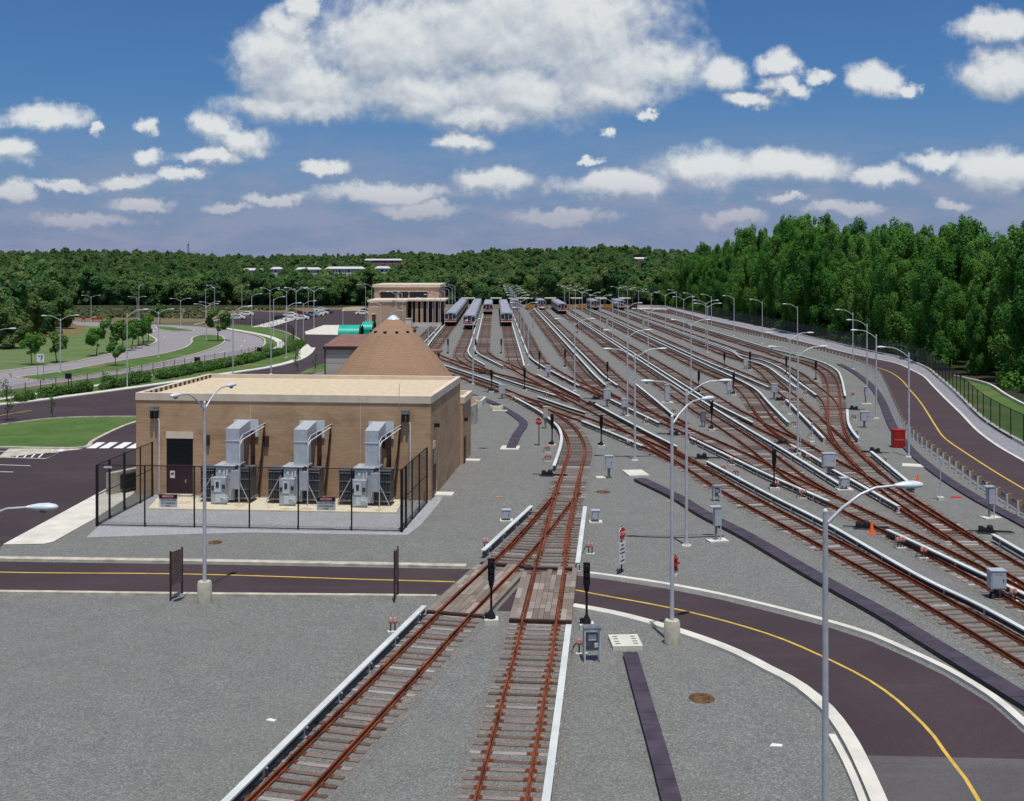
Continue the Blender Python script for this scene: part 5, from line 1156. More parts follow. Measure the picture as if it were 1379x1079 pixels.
MB().box(((xa+xb)/2-.3, d3+8, z3/2), (xb-xa-1.2, 12, z3-.5)).build('bay_wall', BROWNM, bs)
for x in (548,555,561,568,575,583,591,599): MB().box((px_x(x,d3), d3+.2, z3/2), (.35 if x not in (561,568) else .8,.4,z3-.3)).build('column', BRICK_F, bs)
t = thing('loading_wall', 'low cream wall in front of the brick shed bays', 'low wall', (px_x(570,286), 286, 0)); MB().box((0,0,.55), (9.5,.3,1.1)).build('wall', CONC_W, t)
t = thing('small_concrete_block', 'pale concrete block beside the corner of the brick shed', 'concrete block', (px_x(550.5,284), 284, 0)); MB().box((0,0,1.1), (1.6,2.2,2.2)).build('block', CONC_W, t); MB().box((0,0,2.25),(1.8,2.4,.12)).build('cap', CONC, t)

# ------------------------------------------------------------------ trains
STEEL = mat('brushed_train_steel', (.50,.48,.50), .38, .55, var=.06, vscale=.6, spec=.5); TROOF = mat('train_roof_grey', (.36,.38,.43), .5, .2, var=.1, vscale=.8)
BAND = mat('brown_train_band', (.11,.045,.035), .5, var=.08, vscale=1); REDS = mat('train_red_stripe', (.42,.02,.02), .5, var=.05)
CARL = 22.4
def car_shape(m, w, z0, z1, r, L, y0=0, mi=0):
    prof = [(-w/2,z0),(-w/2,z1-r),(-w/2+r*.45,z1-r*.35),(-w/2+r*1.4,z1),(w/2-r*1.4,z1),(w/2-r*.45,z1-r*.35),(w/2,z1-r),(w/2,z0)]; n = len(prof)
    vs = [(x, y0, z) for x, z in prof] + [(x, y0+L, z) for x, z in prof]
    m.add(vs, [tuple(range(n)), tuple(range(2*n-1, n-1, -1))] + [(k, k+n, (k+1)%n+n, (k+1)%n) for k in range(n)], mi); return m
def train(label, k, yfront, ncar):
    d0 = ZC * F / (yfront - HY); X = kx(k, d0); X2 = kx(k, d0 + 50); a = math.atan2(50, X2 - X) - math.pi/2
    t = thing('train', label, 'train', (X, d0, .27), a, 'metro trains parked in the yard')
    c0 = None
    for i in range(ncar):
        y0 = i * (CARL + .5)
        body = car_shape(MB(), 3.08, .95, 3.25, .5, CARL, y0).build('car_body', STEEL, t)
        car_shape(MB(), 2.7, 3.2, 3.36, .2, CARL-.3, y0+.15).build('roof', TROOF, body)
        mb = MB(); [mb.box((s*1.545, y0+CARL/2, 2.35), (.03, CARL-1.0, .75)) for s in (-1,1)]; mb.build('side_windows', BAND, body)
        mb = MB(); [[mb.box((s*1.56, y0+q, 2.0), (.03,1.3,1.9)) for s in (-1,1)] for q in (4.0, 11.2, 18.4)]; mb.build('doors', STEEL, body)
        MB().box((0, y0+CARL/2, .66), (2.6, CARL-2, .6)).box((0,y0+3,.35), (2.2,2.6,.7)).box((0,y0+CARL-3,.35), (2.2,2.6,.7)).build('underframe', BLACK, body)
        if i == 0:
            for x, w_ in ((-1.0,.78),(0,.72),(1.0,.78)): MB().box((x,-.03,2.35), (w_,.06,1.12 if x else 1.55)).build('windscreen', GLASS, body)
            MB().box((0,-.045,1.30), (3.0,.05,.32)).build('red_stripe', REDS, body); MB().box((0,-.05,1.02), (3.1,.08,.18)).build('sill', SIGNW, body)
            for s in (-1,1): MB().tube([(s*1.15,-.02,1.52),(s*1.15,-.10,1.52)], .11, 8).build('headlight', SIGNW, body)
            MB().box((0,-.25,.62), (.5,.6,.35)).build('coupler', BLACK, body)
            MB().box((0,-.04,3.0), (1.2,.05,.18)).build('destination_sign', BLACK, body)
train('leftmost parked metro train, longest, beside the brick shed lamps', K_[2], 439.6, 6)
train('second parked metro train, standing closest to the camera', K_[3], 444.2, 6)
train('short third metro train standing farther back', K_[4], 424.3, 2)
train('fourth metro train, right of the three others', K_[5], 439.8, 5)
train('lone distant metro train in the middle of the yard', K_[9], 423.6, 2)
train('far train end showing at the head of the track right of the fourth train', K_[6], 417.6, 1)
train('far train end left of the lone distant train', K_[8], 417.6, 1)
train('far dark train end, left one of two right of the lone distant train', K_[12], 418.4, 1)
train('far dark train end, right one of two, nearest the white barrier', K_[14], 418.4, 1)

# ------------------------------------------------------------------ far end of the yard
for i, x in enumerate((632,668,705,741,776,809,841)):
    d = 405.; t = thing('platform_canopy', f'{ORD[i]} flat-topped pale canopy from the left at the far end of the tracks', 'canopy', (px_x(x,d), d, 0), 0, 'pale canopies at the far yard end')
    MB().box((0,0,3.95), (4.2,5,.28)).build('roof', CONC_W, t)
    for s in (-1,1): MB().box((s*1.25,0,1.9), (.28,.28,3.8)).build('post', CONC_P, t)
for i, k in enumerate(K_):
    if i in (0, 1, 6, 8, 12, 14): continue
    d = 397.; t = thing('buffer_stop', f'buffer stop at the far end of storage track {["two","three","four","five","six","seven","eight","nine","ten","eleven","twelve","thirteen","fourteen","fifteen"][i-2]} right of the brick shed' , 'buffer stop', (kx(k,d), d, .2), 0, 'orange and dark buffer stops')
    mcol = BROWNM if i % 3 == 0 else mat('ochre_paint', (.42,.20,.05), .6, var=.1)
    MB().box((0,0,1.05), (2.9,.5,1.3 if i % 3 else 2.0)).build('beam', mcol, t)
    for s in (-1,1): MB().box((s*.8,.3,.55), (.22,.5,1.1)).tube([(s*.8,0,1.2),(s*.8,2.0,.1)], .1, 6).build('strut', mcol, t)
t = thing('end_wall', 'low cream wall closing the far end of the yard', 'low wall', (0,0,0)); c = resample([Vector((px_x(x,416),416,0)) for x in (600,700,800,866)], 10)
mb = MB(); sweep(mb, c, rect(.5, 0, 1.1)); mb.build('wall', mat('cream_wall', (.42,.34,.22), .9, var=.1, vscale=.3), t)
t = thing('white_barrier', 'white concrete barrier at the far right corner of the yard', 'barrier', (0,0,0)); c = resample([P(858,416.5),P(880,416.5),P(899,417.5)], 4)
mb = MB(); sweep(mb, c, [(-.4,0),(-.15,.5),(-.12,1.5),(.12,1.5),(.15,.5),(.4,0)]); mb.build('wall', CONC_W, t)
t = thing('far_fence', 'thin wire fence on posts behind the canopies', 'fence', (0,0,0)); 
for x in range(600, 870, 18): MB().box((px_x(x,424),424,1.9), (.12,.12,3.8)).build('post', GALV_D, t)
MB().box((px_x(735,424),424,3.8), (px_x(866,424)-px_x(604,424),.06,.06)).build('rail', GALV_D, t)

# ------------------------------------------------------------------ guardrail and fences on the right
gr = thing('guardrail', 'guardrail with tan blocks on grey posts along the perimeter road', 'guardrail', (0,0,0))
gpx = [(925,431.5),(965,443),(1000,451.5),(1065,466),(1104,476),(1150,489.5),(1178,503),(1190,522),(1203,552),(1216,578),(1240,602),(1285,636),(1318,660),(1367,691),(1450,743)]
c = resample(PL(gpx), 1.0, 2); cc = c[::-1]; L = 0; last = -9; n = 0
mb = MB(); sweep(mb, offset(c, -.32), rect(.05, .46, .72)); mb.build('beam', GALV_D, gr)
for i in range(1, len(cc)):
    L += (cc[i]-cc[i-1]).length
    if L - last >= 1.9 and n < 100:
        last = L; n += 1; d = cc[i]-cc[i-1]; a = math.atan2(d.y, d.x)
        MB().box((0,0,.45), (.10,.14,.9)).build('post', GALV, gr, (cc[i].x, cc[i].y, 0), a)
        r_ = Vector((d.y, -d.x, 0)).normalized(); q_ = cc[i] + r_*.17 + d.normalized()*.0
        MB().box((0,0,.74), (.20,.20,.42)).build('block', TAN, gr, (q_.x, q_.y, 0), a)
ff = thing('perimeter_fence', 'tall black chain-link fence between perimeter road and woods', 'fence', (0,0,0))
c = resample(PL(band[2:]), 1.0, 1); cc = c[::-1]; L = 0; last = -9; n = 0
for i in range(1, len(cc)):
    L += (cc[i]-cc[i-1]).length
    if L - last >= 3.05 and n < 90:
        last = L; n += 1; MB().box((0,0,1.35), (.07,.07,2.7)).build('post', BLACK, ff, (cc[i].x, cc[i].y, 0))
mb = MB(); sweep(mb, c, rect(.04, 2.62, 2.68)); sweep(mb, c, rect(.35, -.02, .20)); mb.build('rail', BLACK, ff)
mb = MB(); vs = [(q.x,q.y,z) for q in c for z in (.05,2.65)]; mb.add(vs, [(2*i,2*i+2,2*i+3,2*i+1) for i in range(len(c)-1)]); mb.build('mesh_panel', CHAIN_D, ff)
strip('kerb', band[3:], .35, -.02, .24, CONC_W, 2)
strip('kerb', [(1284,508.4),(1307,513),(1331,519.5),(1355,534.5),(1379,547.5),(1500,602)], .3, 0, .35, CONC_W, 2)
lf = thing('street_fence', 'black fence with thin posts between street and hedge', 'fence', (0,0,0))
lp = [(-60,550),(31,537),(60,531.5),(104,524),(147,517.5),(203,507.5),(260,497),(310,488.5),(345,481.5),(375,473.5),(391,464),(396,457),(392,449.5),(380,443),(350,439),(318,435.5),(307,433)]
c = resample(PL(lp), 1.0, 1); L = 0; last = -9; n = 0
for i in range(1, len(c)):
    L += (c[i]-c[i-1]).length
    if L - last >= 2.9 and n < 98: last = L; n += 1; MB().box((0,0,.95), (.07,.07,1.9)).build('post', BLACK, lf, (c[i].x, c[i].y, 0))
mb = MB(); vs = [(q.x,q.y,z) for q in c for z in (.05,1.8)]; mb.add(vs, [(2*i,2*i+2,2*i+3,2*i+1) for i in range(len(c)-1)]); mb.build('mesh_panel', CHAIN, lf)
for x, y, l in ((92,521.5,'black square box on the street fence, left one'),(266,497,'black square box on the street fence, right one'),(349,482,'small dark box on the street fence near its bend')):
    p = P(x, y); t = thing('fence_box', l, 'box', (p.x, p.y, .0)); MB().box((0,0,1.45), (.75,.3,.7)).build('box', BLACK, t); MB().box((0,0,.55), (.08,.08,1.1)).build('post', BLACK, t)

# ------------------------------------------------------------------ parked cars
def car_model(kind='sedan'):
    t = thing('parked_car', '', 'car'); van = kind == 'van'
    S = [(-2.3,.55),(-2.25,.85),(-1.6,.95),(-.75 if not van else -1.3,1.42 if not van else 1.75),(.75,1.45 if not van else 1.85),(1.5 if not van else 2.1,.98 if not van else 1.8),(2.2,.92),(2.3,.55),(2.2,.28),(-2.2,.28)]
    n = len(S); vs = [(x, s*.88*(.86 if z > 1.2 else 1), z) for s in (-1,1) for x, z in S]
    m = MB().add(vs, [tuple(range(n)), tuple(range(2*n-1, n-1, -1))] + [((k+1)%n, k, k+n, (k+1)%n+n) for k in range(n)])
    body = m.build('body', WHITE, t)
    g = MB(); zt = 1.36 if not van else 1.7; zb = 1.0
    for s in (-1,1): g.add([(-1.35,s*.872,zb),(1.25,s*.872,zb),(.72,s*.79,zt),(-.72,s*.79,zt)], [(0,1,2,3)])
    g.add([(-1.56,-.74,.99),(-1.56,.74,.99),(-.80,.70,zt+.02),(-.80,-.70,zt+.02)], [(0,1,2,3)])
    g.build('windows', GLASS, t)
    for x in (-1.4,1.4):
        for s in (-1,1): MB().tube([(x,s*.70,.32),(x,s*.90,.32)], .32, 12).build('wheel', BLACK, t)
    for s in (-1,1): MB().box((-2.29,s*.62,.72), (.04,.34,.14)).build('headlight', SIGNW, t)
    return t
PAINTS = {'white':WHITE, 'black':mat('black_car_paint',(.012,.013,.018),.25,var=.05,spec=.6), 'red':mat('red_car_paint',(.20,.012,.02),.3,var=.05,spec=.6), 'grey':mat('grey_car_paint',(.09,.10,.12),.3,var=.05,spec=.6), 'silver':mat('silver_car_paint',(.45,.46,.48),.3,.4,var=.04,spec=.6)}
CARMODELS = {k: None for k in PAINTS}
for i, (x, y, colr, a, l) in enumerate([(320,430.5,'white',8,'white sedan parked alone left of the far lot lamps'),(332,425.5,'white',8,'white sedan parked behind the lone white sedan'),(378,431,'black',5,'black car at the left end of the parked row'),
 (391.5,427,'white',5,'white car just right of the black car'),(392,432.3,'white',5,'nearest white car in front of the parked row'),(402.5,424.5,'red',5,'dark red car in the back of the parked row'),(406,431,'white',5,'white car at the pale path end'),
 (411.5,428.8,'grey',12,'grey car, first of the diagonal row'),(419,427,'silver',12,'silver car, second of the diagonal row'),(426.5,426,'white',12,'white car, third of the diagonal row'),(433,423.8,'white',12,'white car, fourth of the diagonal row'),
 (440,422.4,'grey',12,'dark car at the far end of the diagonal row'),(432,419.5,'white',12,'white van behind the diagonal row'),(488,424.2,'white',10,'white car left of the brick shed, front'),(491.5,422.3,'silver',10,'silver car left of the brick shed, rear')]):
    p = P(x, y)
    if CARMODELS[colr] is None:
        t = car_model('van' if colr == 'silver' else 'sedan'); t.children[0].data.materials[0] = PAINTS[colr]; CARMODELS[colr] = Once(t)
        for ch in t.children:
            if ch.name.startswith('body'): ch.data.materials[0] = PAINTS[colr]
            elif ch.name.startswith('windows'): ch.data.materials[0] = GLASS
    CARMODELS[colr].put((p.x, p.y, .012), R(a), l, 'cars parked at the far lot')

# ------------------------------------------------------------------ far apartment houses and mast
def apartments(label, x0, x1, ytop, ybot, d, roofm, wallm, nwin, rows=2):
    xa, xb = px_x(x0,d), px_x(x1,d); zt, zb = px_z(ytop,d) - .6, px_z(ybot,d) - 6; t = thing('apartment_building', label, 'apartment building', ((xa+xb)/2, d, zb), 0, 'pale apartment buildings among the far trees'); w = xb-xa; h = zt-zb
    MB().box((0,6,(h-1.2)/2), (w,12,h-1.2)).build('wall', wallm, t)
    MB().add([(-w/2-.6,-.8,h-1.2),(w/2+.6,-.8,h-1.2),(w/2+.6,12.8,h-1.2),(-w/2-.6,12.8,h-1.2),(-w/2+1.5,6,h+.5),(w/2-1.5,6,h+.5)], [(0,1,5,4),(2,3,4,5),(1,2,5),(3,0,4),(3,2,1,0)]).build('roof', roofm, t)
    for r_ in range(rows):
        for k in range(nwin):
            x = -w/2 + w*(k+.5)/nwin; big = k % 3 == 1; MB().box((x,-.06,h-2.9-r_*3.0), (w/nwin*(.55 if big else .28),.12,1.6 if big else 1.3)).build('window', BLACK, t)
WROOF = mat('pale_roofing', (.52,.53,.55), .7, var=.06, vscale=.1); PINKB = mat('pinkish_brick', (.32,.21,.19), .9, var=.1, vscale=.2)
WALLW = mat('pale_house_wall', (.66,.62,.58), .9, var=.08, vscale=.2)
apartments('long two-storey white apartment building in the trees above the parked cars', 438.5, 489, 359, 371, 860, WROOF, WALLW, 12)
apartments('shorter white-roofed apartment building left of the long one', 398, 430, 360, 368, 880, WROOF, WALLW, 8)
apartments('small pale house at the left of the apartment buildings', 364, 378, 359.5, 364, 900, WROOF, WALLW, 3, 1)
apartments('pale gabled house right of the long apartment building', 505, 524, 358.5, 366, 870, WROOF, WALLW, 3)
apartments('pinkish brick apartment building standing highest on the ridge', 490, 541, 348.5, 355, 1230, WROOF, PINKB, 14, 2)
apartments('flat pale building on the ridge right of centre', 850, 874, 346.5, 353, 1230, CONC_W, WALLW, 5)
apartments('low white-roofed building partly hidden far left of the apartments', 326, 351, 361, 364, 880, WROOF, WALLW, 4, 1)
t = thing('radio_mast', 'thin lattice radio mast on the left horizon', 'radio mast', (px_x(253.5,1450), 1450, 8))
m = MB(); HM = px_z(328.5,1450)-8
for a, b in ((-1,-1),(1,-1),(1,1),(-1,1)): m.tube([(a*1.0,b*1.0,0),(a*.5,b*.5,HM)], .14, 4)
for k in range(16):
    z0, z1 = HM*k/16, HM*(k+1)/16; m.tube([(-.9,-.9,z0),(.9,-.9,z1)], .08, 4)
m.build('lattice', DARKG, t); MB().box((0,0,HM-1.5), (2.4,.4,.5)).box((0,0,HM+1.2), (.3,.3,4)).build('antennas', DARKG, t)
# ------------------------------------------------------------------ trees
def leaf_mesh(name, lumps, nleaf, size, mat_, seed, shell=.72, flat=.0):
    """lumps: array of (x,y,z,rx,rz): many small leaf faces spread through the shells of the lumps"""
    rg = np.random.default_rng(seed); lumps = np.array(lumps, float); vol = lumps[:,3]**2 * lumps[:,4]; idx = rg.choice(len(lumps), nleaf, p=vol**.75/ (vol**.75).sum())
    d = rg.normal(size=(nleaf,3)); d /= np.linalg.norm(d, axis=1)[:,None]; r = rg.uniform(shell**2, 1, nleaf)**.5 * rg.uniform(.86, 1.18, nleaf)
    L = lumps[idx]; c = L[:,:3] + d * r[:,None] * np.stack([L[:,3], L[:,3], L[:,4]], 1)
    nrm = d * np.array([.95,.95,.55]) + rg.normal(size=(nleaf,3)) * .34 + np.array([0,0,.55]); nrm /= np.linalg.norm(nrm, axis=1)[:,None]
    t = np.cross(nrm, rg.normal(size=(nleaf,3))); t /= np.linalg.norm(t, axis=1)[:,None]; b = np.cross(nrm, t)
    s = size * rg.uniform(.6, 1.35, nleaf); a = (t * s[:,None] * .5); bb = (b * s[:,None] * .36)
    v = np.stack([c - a, c - bb * rg.uniform(.7,1.1,nleaf)[:,None], c + a, c + bb], 1).reshape(-1, 3)
    me = bpy.data.meshes.new(name); me.vertices.add(nleaf*4); me.vertices.foreach_set('co', v.ravel()); me.loops.add(nleaf*4); me.loops.foreach_set('vertex_index', np.arange(nleaf*4))
    me.polygons.add(nleaf); me.polygons.foreach_set('loop_start', np.arange(nleaf)*4); me.polygons.foreach_set('loop_total', np.full(nleaf,4)); me.update()
    ca = me.color_attributes.new('leafvar', 'FLOAT_COLOR', 'POINT'); lv = rg.uniform(0,1,len(lumps))[idx]
    col = np.stack([lv, rg.uniform(.2,.8,nleaf)*.6 + lv*.4, np.zeros(nleaf), np.ones(nleaf)], 1); ca.data.foreach_set('color', np.repeat(col, 4, 0).ravel().astype(np.float32))
    me.materials.append(mat_); me.validate(); return me
def tree_model(name, cat, h, rad, cb, nleaf, size, seed, kind='tall', m=None, tr=.26, nl=None):
    rg = random.Random(seed); t = thing(name, '', cat); lumps = []
    n = nl or (40 if kind == 'tall' else 26)
    for i in range(n):
        f = (i + .5) / n; z = cb + (h - cb) * f
        if kind == 'tall': env = rad * (.42 + .62 * math.sin(math.pi * min(1, .18 + f * .80)))
        elif kind == 'round': env = rad * math.sqrt(max(.08, 1 - (2*f - .92)**2))
        else: env = rad * (1.05 - .75 * f)
        a = rg.uniform(0, 2*math.pi) + i * 2.4; q = env * rg.uniform(.25, .82); lr = env * (rg.uniform(.24, .44) if kind == 'tall' else rg.uniform(.28, .50))
        lumps.append((q*math.cos(a), q*math.sin(a), min(z, h - lr*.8), lr, lr * (rg.uniform(1.1, 2.1) if kind == 'tall' else rg.uniform(.75, 1.2))))
    me = leaf_mesh('crown', lumps, nleaf, size, m or LEAF, seed); o = bpy.data.objects.new('crown', me); COL.objects.link(o); o.parent = t
    mb = MB(); b0 = (rg.uniform(-.2,.2), rg.uniform(-.2,.2)); mb.tube([(0,0,-.4),(0,0,.2),(b0[0],b0[1],h*.35),(b0[0]*1.6,b0[1],h*.62),(b0[0],b0[1]*2,h*.86)], [tr*1.4,tr,tr*.8,tr*.5,tr*.12], 7)
    for l in lumps[::2]:
        z0 = max(cb*.7, l[2] - rg.uniform(1, 2.5) * h / 20); mb.tube([(b0[0],b0[1],z0),((l[0]+b0[0])*.5,(l[1]+b0[1])*.5,(z0+l[2])*.5+.3),(l[0],l[1],l[2])], [tr*.35,tr*.22,tr*.08], 5, caps=False)
    mb.build('trunk', BARK, t); return t
WOODS = [Once(tree_model('woodland_tree', 'tree', h, r, cb, 19000, .42, 100+i, 'tall')) for i, (h, r, cb) in enumerate([(22,4.2,3.2),(21,3.6,2.4),(22.5,4.8,4.0),(20,4.4,2.0),(22,3.9,5.0)])]
FARS = [Once(tree_model('broadleaf_tree', 'tree', h, r, .8, 5600, .82, 200+i, 'round', LEAF_FAR)) for i, (h, r) in enumerate([(12,5.0),(13,4.6),(11,5.4),(13.5,4.2),(10,4.6)])]
# woods right of the perimeter road: rows parallel to its outer edge
bc = resample(PL(band), 2.0, 3)[::-1]       # from the camera side away
wn = 0; wood_pts = []
rgw = random.Random(5)
def bank_x(y):
    best = min(bc, key=lambda q: abs(q.y - y)); return best.x
LBW = 'tall leafy tree in the dense wood right of the perimeter road'
for row, (off, sp) in enumerate([(4.5,6.5),(10,6.5),(16,6.8),(23,7.5),(31,8.5),(41,10)]):
    y = 88 + rgw.uniform(0,4)
    while y < 445:
        x = bank_x(y) + off + rgw.uniform(-2,2); u = x / y
        if u < .53:
            # keep the grass patch beside the fence open
            if not (y < 176 and x < (1379-CX)*y/F*1.0 + 0 and False):
                wood_pts.append((x, y, row))
        y += sp * rgw.uniform(.8,1.25) * (1 + y/900)
patch = [(q.x, q.y) for q in PL([(1284,508.6),(1331,517),(1379,545),(1500,603),(1750,720),(1750,800),(1500,668),(1379,600),(1325,567),(1290,533)])]
def inside(x, y, poly):
    c = False; j = len(poly) - 1
    for i in range(len(poly)):
        if (poly[i][1] > y) != (poly[j][1] > y) and x < (poly[j][0]-poly[i][0])*(y-poly[i][1])/(poly[j][1]-poly[i][1]) + poly[i][0]: c = not c
        j = i
    return c
wood_pts = [q for q in wood_pts if not inside(q[0], q[1], patch) and not any(inside(q[0]+dx, q[1]+dy, patch) for dx, dy in ((2.5,0),(-2.5,0),(0,3),(0,-3)))]
wood_pts.sort(key=lambda q: q[1]); rest = []
def wtop(px):
    pts = [(820,349),(870,343),(900,339),(940,334),(975,326),(1000,317),(1040,306),(1070,299),(1092,295),(1130,304),(1180,311),(1230,306),(1290,311),(1379,306),(1500,300),(1900,290)]
    for (a, ya), (b, yb) in zip(pts, pts[1:]):
        if a <= px <= b: return ya + (yb-ya)*(px-a)/(b-a)
    return 352
for x, y, row in wood_pts:
    if wn >= 200: rest.append((x, y)); continue
    px = CX + F*x/y; zt = ZC + (HY - wtop(px)) * y / F * .97; k = max(.55, min(1.35, zt / 22)) * rgw.uniform(.78, 1.09)
    if row == 0: k *= rgw.uniform(.72, .98)
    s_ = k * rgw.uniform(.74, .98); WOODS[rgw.randrange(5)].put((x, y, -.1), rgw.uniform(0, 6.28), LBW if row > 1 else 'tall leafy tree at the front edge of the dense wood on the right', 'trees of the wood on the right', (s_, s_, k)); wn += 1
# a single undergrowth mass at the foot of the wood
lum = []
for x, y, row in wood_pts:
    if row < 4:
        for _ in range(2): 
            xx, yy_ = x + rgw.uniform(-3,3), y + rgw.uniform(-3,3)
            if not inside(xx-1.5, yy_, patch) and xx - 2.2 > bank_x(yy_): lum.append((xx, yy_, rgw.uniform(.5,1.6), rgw.uniform(1.4,2.2), rgw.uniform(1.2,2.2)))
o = bpy.data.objects.new('undergrowth', leaf_mesh('undergrowth', lum, 60000, .5, LEAF, 77)); COL.objects.link(o); tag(o, 'dark tangled undergrowth at the foot of the wood', 'undergrowth', kind='stuff')
# far woods: nearest trees individually, the rest as one mass
rgf = random.Random(11); fp = []
y = 446.
while y < 1750:
    sp = 7.6 + (y-446) * .010; x = -.50*y
    while x < .50*y:
        xx, yy_ = x + rgf.uniform(-.4,.4)*sp, y + rgf.uniform(-.4,.4)*sp; px = CX + F*xx/yy_
        ok = yy_ > (470 if px < 420 else 446)
        # keep clearings in front of the apartment houses
        for x0, x1, dd in ((438,490,858),(398,431,878),(503,526,868),(489,541,1228),(849,876,1228),(326,352,878),(363,379,898)):
            if x0 - 1 < px < x1 + 1 and dd - (230 if dd > 1000 else 200 if x0 == 438 else 150) < yy_ < dd + 16: ok = False
        if ok: fp.append((xx, yy_))
        x += sp
    y += sp * .92
# left hand clumps nearer by
near = []
for px, py, hh in [(6,462,13),(20,452,14),(36,446,15),(50,441,15),(62,437,14),(72,440,10),(84,443,8),(2,440,15),(28,436,16),(14,470,7),(-25,470,13),(45,455,9),(60,450,8)]:
    q = P(px, py); near.append((q.x, q.y, hh))
fi = 0
for x, y, hh in near:
    k = hh / 12; FARS[fi % 5].put((x, y, 0), rgf.uniform(0,6.28), 'dark leafy tree in the clump at the left edge of the lawn', 'trees of the left clump', (k,k,k*1.05)); fi += 1
for px, dd, py in [(434,805,364),(441,815,367),(458,808,366),(463,800,369),(494,812,357),(499,806,360),(488,800,368),(402,820,366),(411,815,362),(419,822,366),(384,830,361),(378,824,364),(528,815,361),(360,830,362),(345,820,364),(333,822,364)]:
    x = px_x(px, dd); z = px_z(py, dd); g_ = hill(x, dd); k = (z - g_) / 12.5; FARS[fi % 5].put((x, dd, g_), rgf.uniform(0,6.28), 'leafy tree standing close in front of the pale apartment buildings', 'trees by the apartment buildings', (k*.85,k*.85,k)); fi += 1
order = sorted(fp, key=lambda q: q[1]); mass = []
for x, y in order:
    if fi < 265:
        k = rgf.uniform(.85, 1.25); FARS[rgf.randrange(5)].put((x, y, hill(x, y)), rgf.uniform(0,6.28), 'leafy tree in the front rows of the far woods beyond the yard', 'trees of the far woods', (k*1.05, k*1.05, k)); fi += 1
    else: mass.append((x, y))
# the mass behind: points instanced with the crowns of the trees above
me = bpy.data.meshes.new('distant_forest'); allp = [(x, y, hill(x, y)) for x, y in mass]; me.from_pydata(allp, [], []); fo = bpy.data.objects.new('distant_forest', me); COL.objects.link(fo)
tag(fo, 'wooded hills covering the horizon', 'forest', kind='stuff')
def gn_instances(ob, crowns, smin, smax, seed):
    g = bpy.data.node_groups.new('tree_cover', 'GeometryNodeTree'); g.interface.new_socket('Geometry', in_out='INPUT', socket_type='NodeSocketGeometry'); g.interface.new_socket('Geometry', in_out='OUTPUT', socket_type='NodeSocketGeometry')
    gi = g.nodes.new('NodeGroupInput'); go = g.nodes.new('NodeGroupOutput'); jn = g.nodes.new('GeometryNodeJoinGeometry')
    for c in crowns:
        oi = g.nodes.new('GeometryNodeObjectInfo'); oi.inputs['Object'].default_value = c; oi.transform_space = 'ORIGINAL'; oi.inputs['As Instance'].default_value = True
        g.links.new(oi.outputs['Geometry'], jn.inputs[0])
    ip = g.nodes.new('GeometryNodeInstanceOnPoints'); m2p = g.nodes.new('GeometryNodeMeshToPoints'); g.links.new(gi.outputs[0], m2p.inputs[0]); g.links.new(m2p.outputs[0], ip.inputs['Points'])
    g.links.new(jn.outputs[0], ip.inputs['Instance']); ip.inputs['Pick Instance'].default_value = True
    ri = g.nodes.new('FunctionNodeRandomValue'); ri.data_type = 'INT'; ri.inputs[4].default_value = 0; ri.inputs[5].default_value = len(crowns)-1; ri.inputs['Seed'].default_value = seed; g.links.new(ri.outputs[2], ip.inputs['Instance Index'])
    rr = g.nodes.new('FunctionNodeRandomValue'); rr.data_type = 'FLOAT_VECTOR'; rr.inputs[0].default_value = (0,0,0); rr.inputs[1].default_value = (0,0,6.28); rr.inputs['Seed'].default_value = seed+1; g.links.new(rr.outputs[0], ip.inputs['Rotation'])
    rs = g.nodes.new('FunctionNodeRandomValue'); rs.data_type = 'FLOAT_VECTOR'; rs.inputs[0].default_value = (smin,)*3; rs.inputs[1].default_value = (smax*1.1,smax*1.1,smax*.95); rs.inputs['Seed'].default_value = seed+2; g.links.new(rs.outputs[0], ip.inputs['Scale'])
    g.links.new(ip.outputs[0], go.inputs[0]); md = ob.modifiers.new('cover', 'NODES'); md.node_group = g
crownobj = lambda once: [c for c in once.root.children if c.name.startswith('crown')][0]
gn_instances(fo, [crownobj(o) for o in FARS], 0.62, 1.45, 3)
# deeper part of the wood on the right, behind the individual trees
dp = []
for y in range(90, 700, 9):
    x = (bank_x(y) if y < 440 else 52 + (y-440)*.05) + 52
    while x < .56*y + 30: dp.append((x + rgw.uniform(-3,3), y + rgw.uniform(-3,3), -.1 if y < 440 else hill(x, y))); x += 10
dp += [(x, y, -.1) for x, y in rest]
me = bpy.data.meshes.new('deep_wood'); me.from_pydata(dp, [], []); do = bpy.data.objects.new('deep_wood', me); COL.objects.link(do); tag(do, 'deeper mass of the tall wood on the right', 'forest', kind='stuff')
gn_instances(do, [crownobj(o) for o in WOODS], .80, .98, 9)

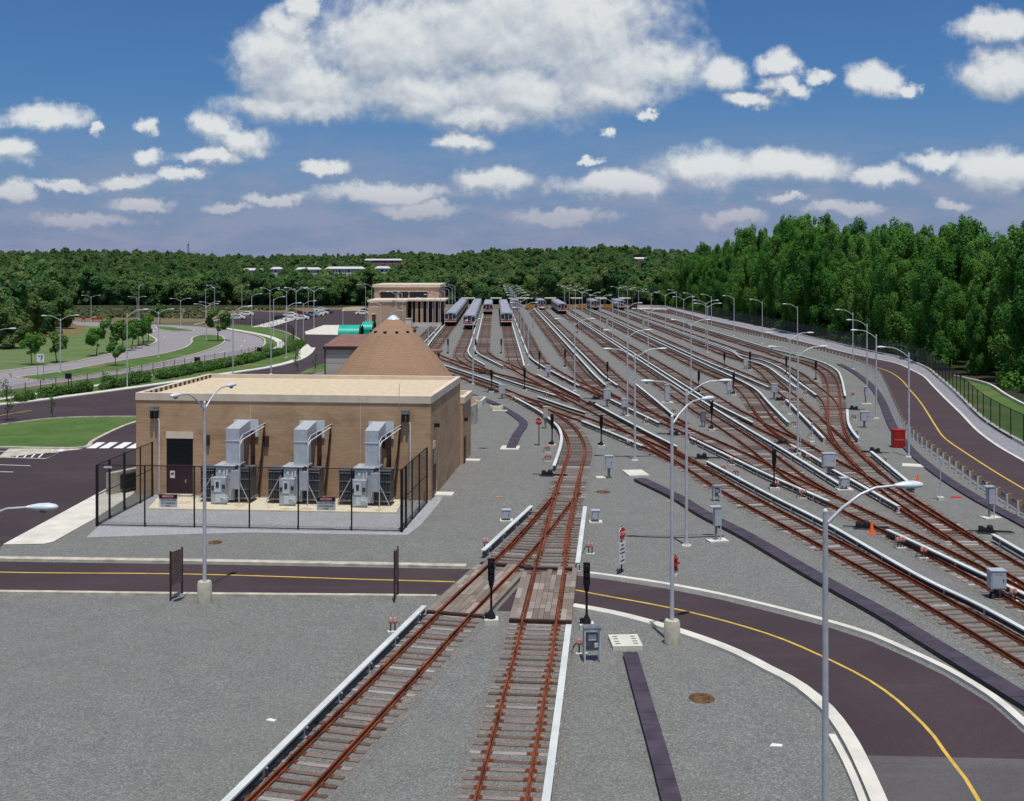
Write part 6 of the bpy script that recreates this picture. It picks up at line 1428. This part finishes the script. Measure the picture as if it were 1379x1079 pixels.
# ------------------------------------------------------------------ street trees, shrubs, saplings
ST = [Once(tree_model('street_tree', 'tree', 5.2, 1.9, 1.9, 2600, .34, 300+i, 'round', LEAF_SH if i else LEAF, .09, 12)) for i in range(2)]
for i, (x, y, s, l) in enumerate([(42.5,492,1.0,'slender lawn tree left of the white road sign'),(76.5,488.5,1.05,'lawn tree right beside the double lamp'),(130,479.5,.95,'first lawn tree of the row, standing a little apart'),(148.5,476,1.25,'fullest tree of the row along the lawn edge'),
 (165.5,472.5,1.1,'third tree of the row along the lawn edge'),(177.5,469.5,1.05,'fourth tree of the row along the lawn edge'),(186.5,466.5,1.05,'fifth tree of the row along the lawn edge'),(193.5,464,1.05,'sixth tree of the row along the lawn edge'),(199.5,461,1.05,'farthest tree of the row along the lawn edge'),
 (293.5,459.5,1.35,'bushy round tree at the tip of the median'),(155.5,492.5,.72,'small young tree on the median'),(215,437,1.1,'small tree beyond the street behind the row'),(85,440,1.1,'small dark tree left of the far barrier'),(95,437,1.0,'small tree just right of the dark one by the far barrier')]):
    p = P(x, y); ST[i % 2].put((p.x, p.y, 0), i, l, 'young trees along the street', (s,s,s))
SP = Once(tree_model('sapling', 'sapling', 4.4, .75, 1.0, 420, .16, 400, 'tall', LEAF_SH, .05, 10))
for i, (x, y, s, l) in enumerate([(9.5,567,1.1,'thin staked sapling at the left end of the grass island'),(71,563,.62,'small bare sapling at the upper edge of the grass island'),(401,500,.8,'thin sapling between roof edge and road, left'),(424,500,.7,'thin sapling left of the grey shed'),(397,492,.9,'slim tree above the roof edge near the apron')]):
    p = P(x, y); SP.put((p.x, p.y, 0), i*1.3, l, 'thin saplings', (s,s,s))
# undergrowth shrubs of the hedge
sh_me = [leaf_mesh('shrub_leaves', [(rgw.uniform(-.5,.5), rgw.uniform(-.4,.4), rgw.uniform(.35,.7), rgw.uniform(.4,.6), rgw.uniform(.35,.55)) for _ in range(6)], 900, .17, LEAF_SH, 500+i) for i in range(3)]
c = resample(PL([(28,541.5),(80,533.5),(147,523),(220,510.5),(290,497.5),(330,489.5),(360,482),(385,474.5),(402,467)]), 1.55, 1)
for i, q in enumerate(c):
    if random.random() < .10: continue
    for rw in range(2 if q.x > px_x(120, q.y) else 1):
        o = bpy.data.objects.new('shrub', sh_me[i % 3]); COL.objects.link(o); s = random.uniform(.85,1.35); o.location = (q.x + random.uniform(-.4,.4), q.y + random.uniform(-.5,.5) + rw*1.5, 0); o.rotation_euler = (0,0,random.uniform(0,6)); o.scale = (s,s,s*random.uniform(.8,1.3))
        tag(o, 'leafy green shrub in the hedge between street fence and kerb', 'shrub', 'shrubs of the street hedge')
# meadow brush at the foot of the far woods
lum = []
for _ in range(200):
    px, py = random.uniform(60, 420), random.uniform(417, 429); q = P(px, py)
    if px > 270 and py > 419: continue
    lum.append((q.x, q.y, .3, random.uniform(.9,2.6), random.uniform(.4,1.2)))
o = bpy.data.objects.new('brush', leaf_mesh('brush', lum, 26000, .8, leaf_mat('dry_brush_leaves', [(.06,.09,.03),(.10,.10,.045),(.15,.105,.06)], .1), 78)); COL.objects.link(o); tag(o, 'dry reddish brush in the meadow before the far woods', 'brush', kind='stuff')
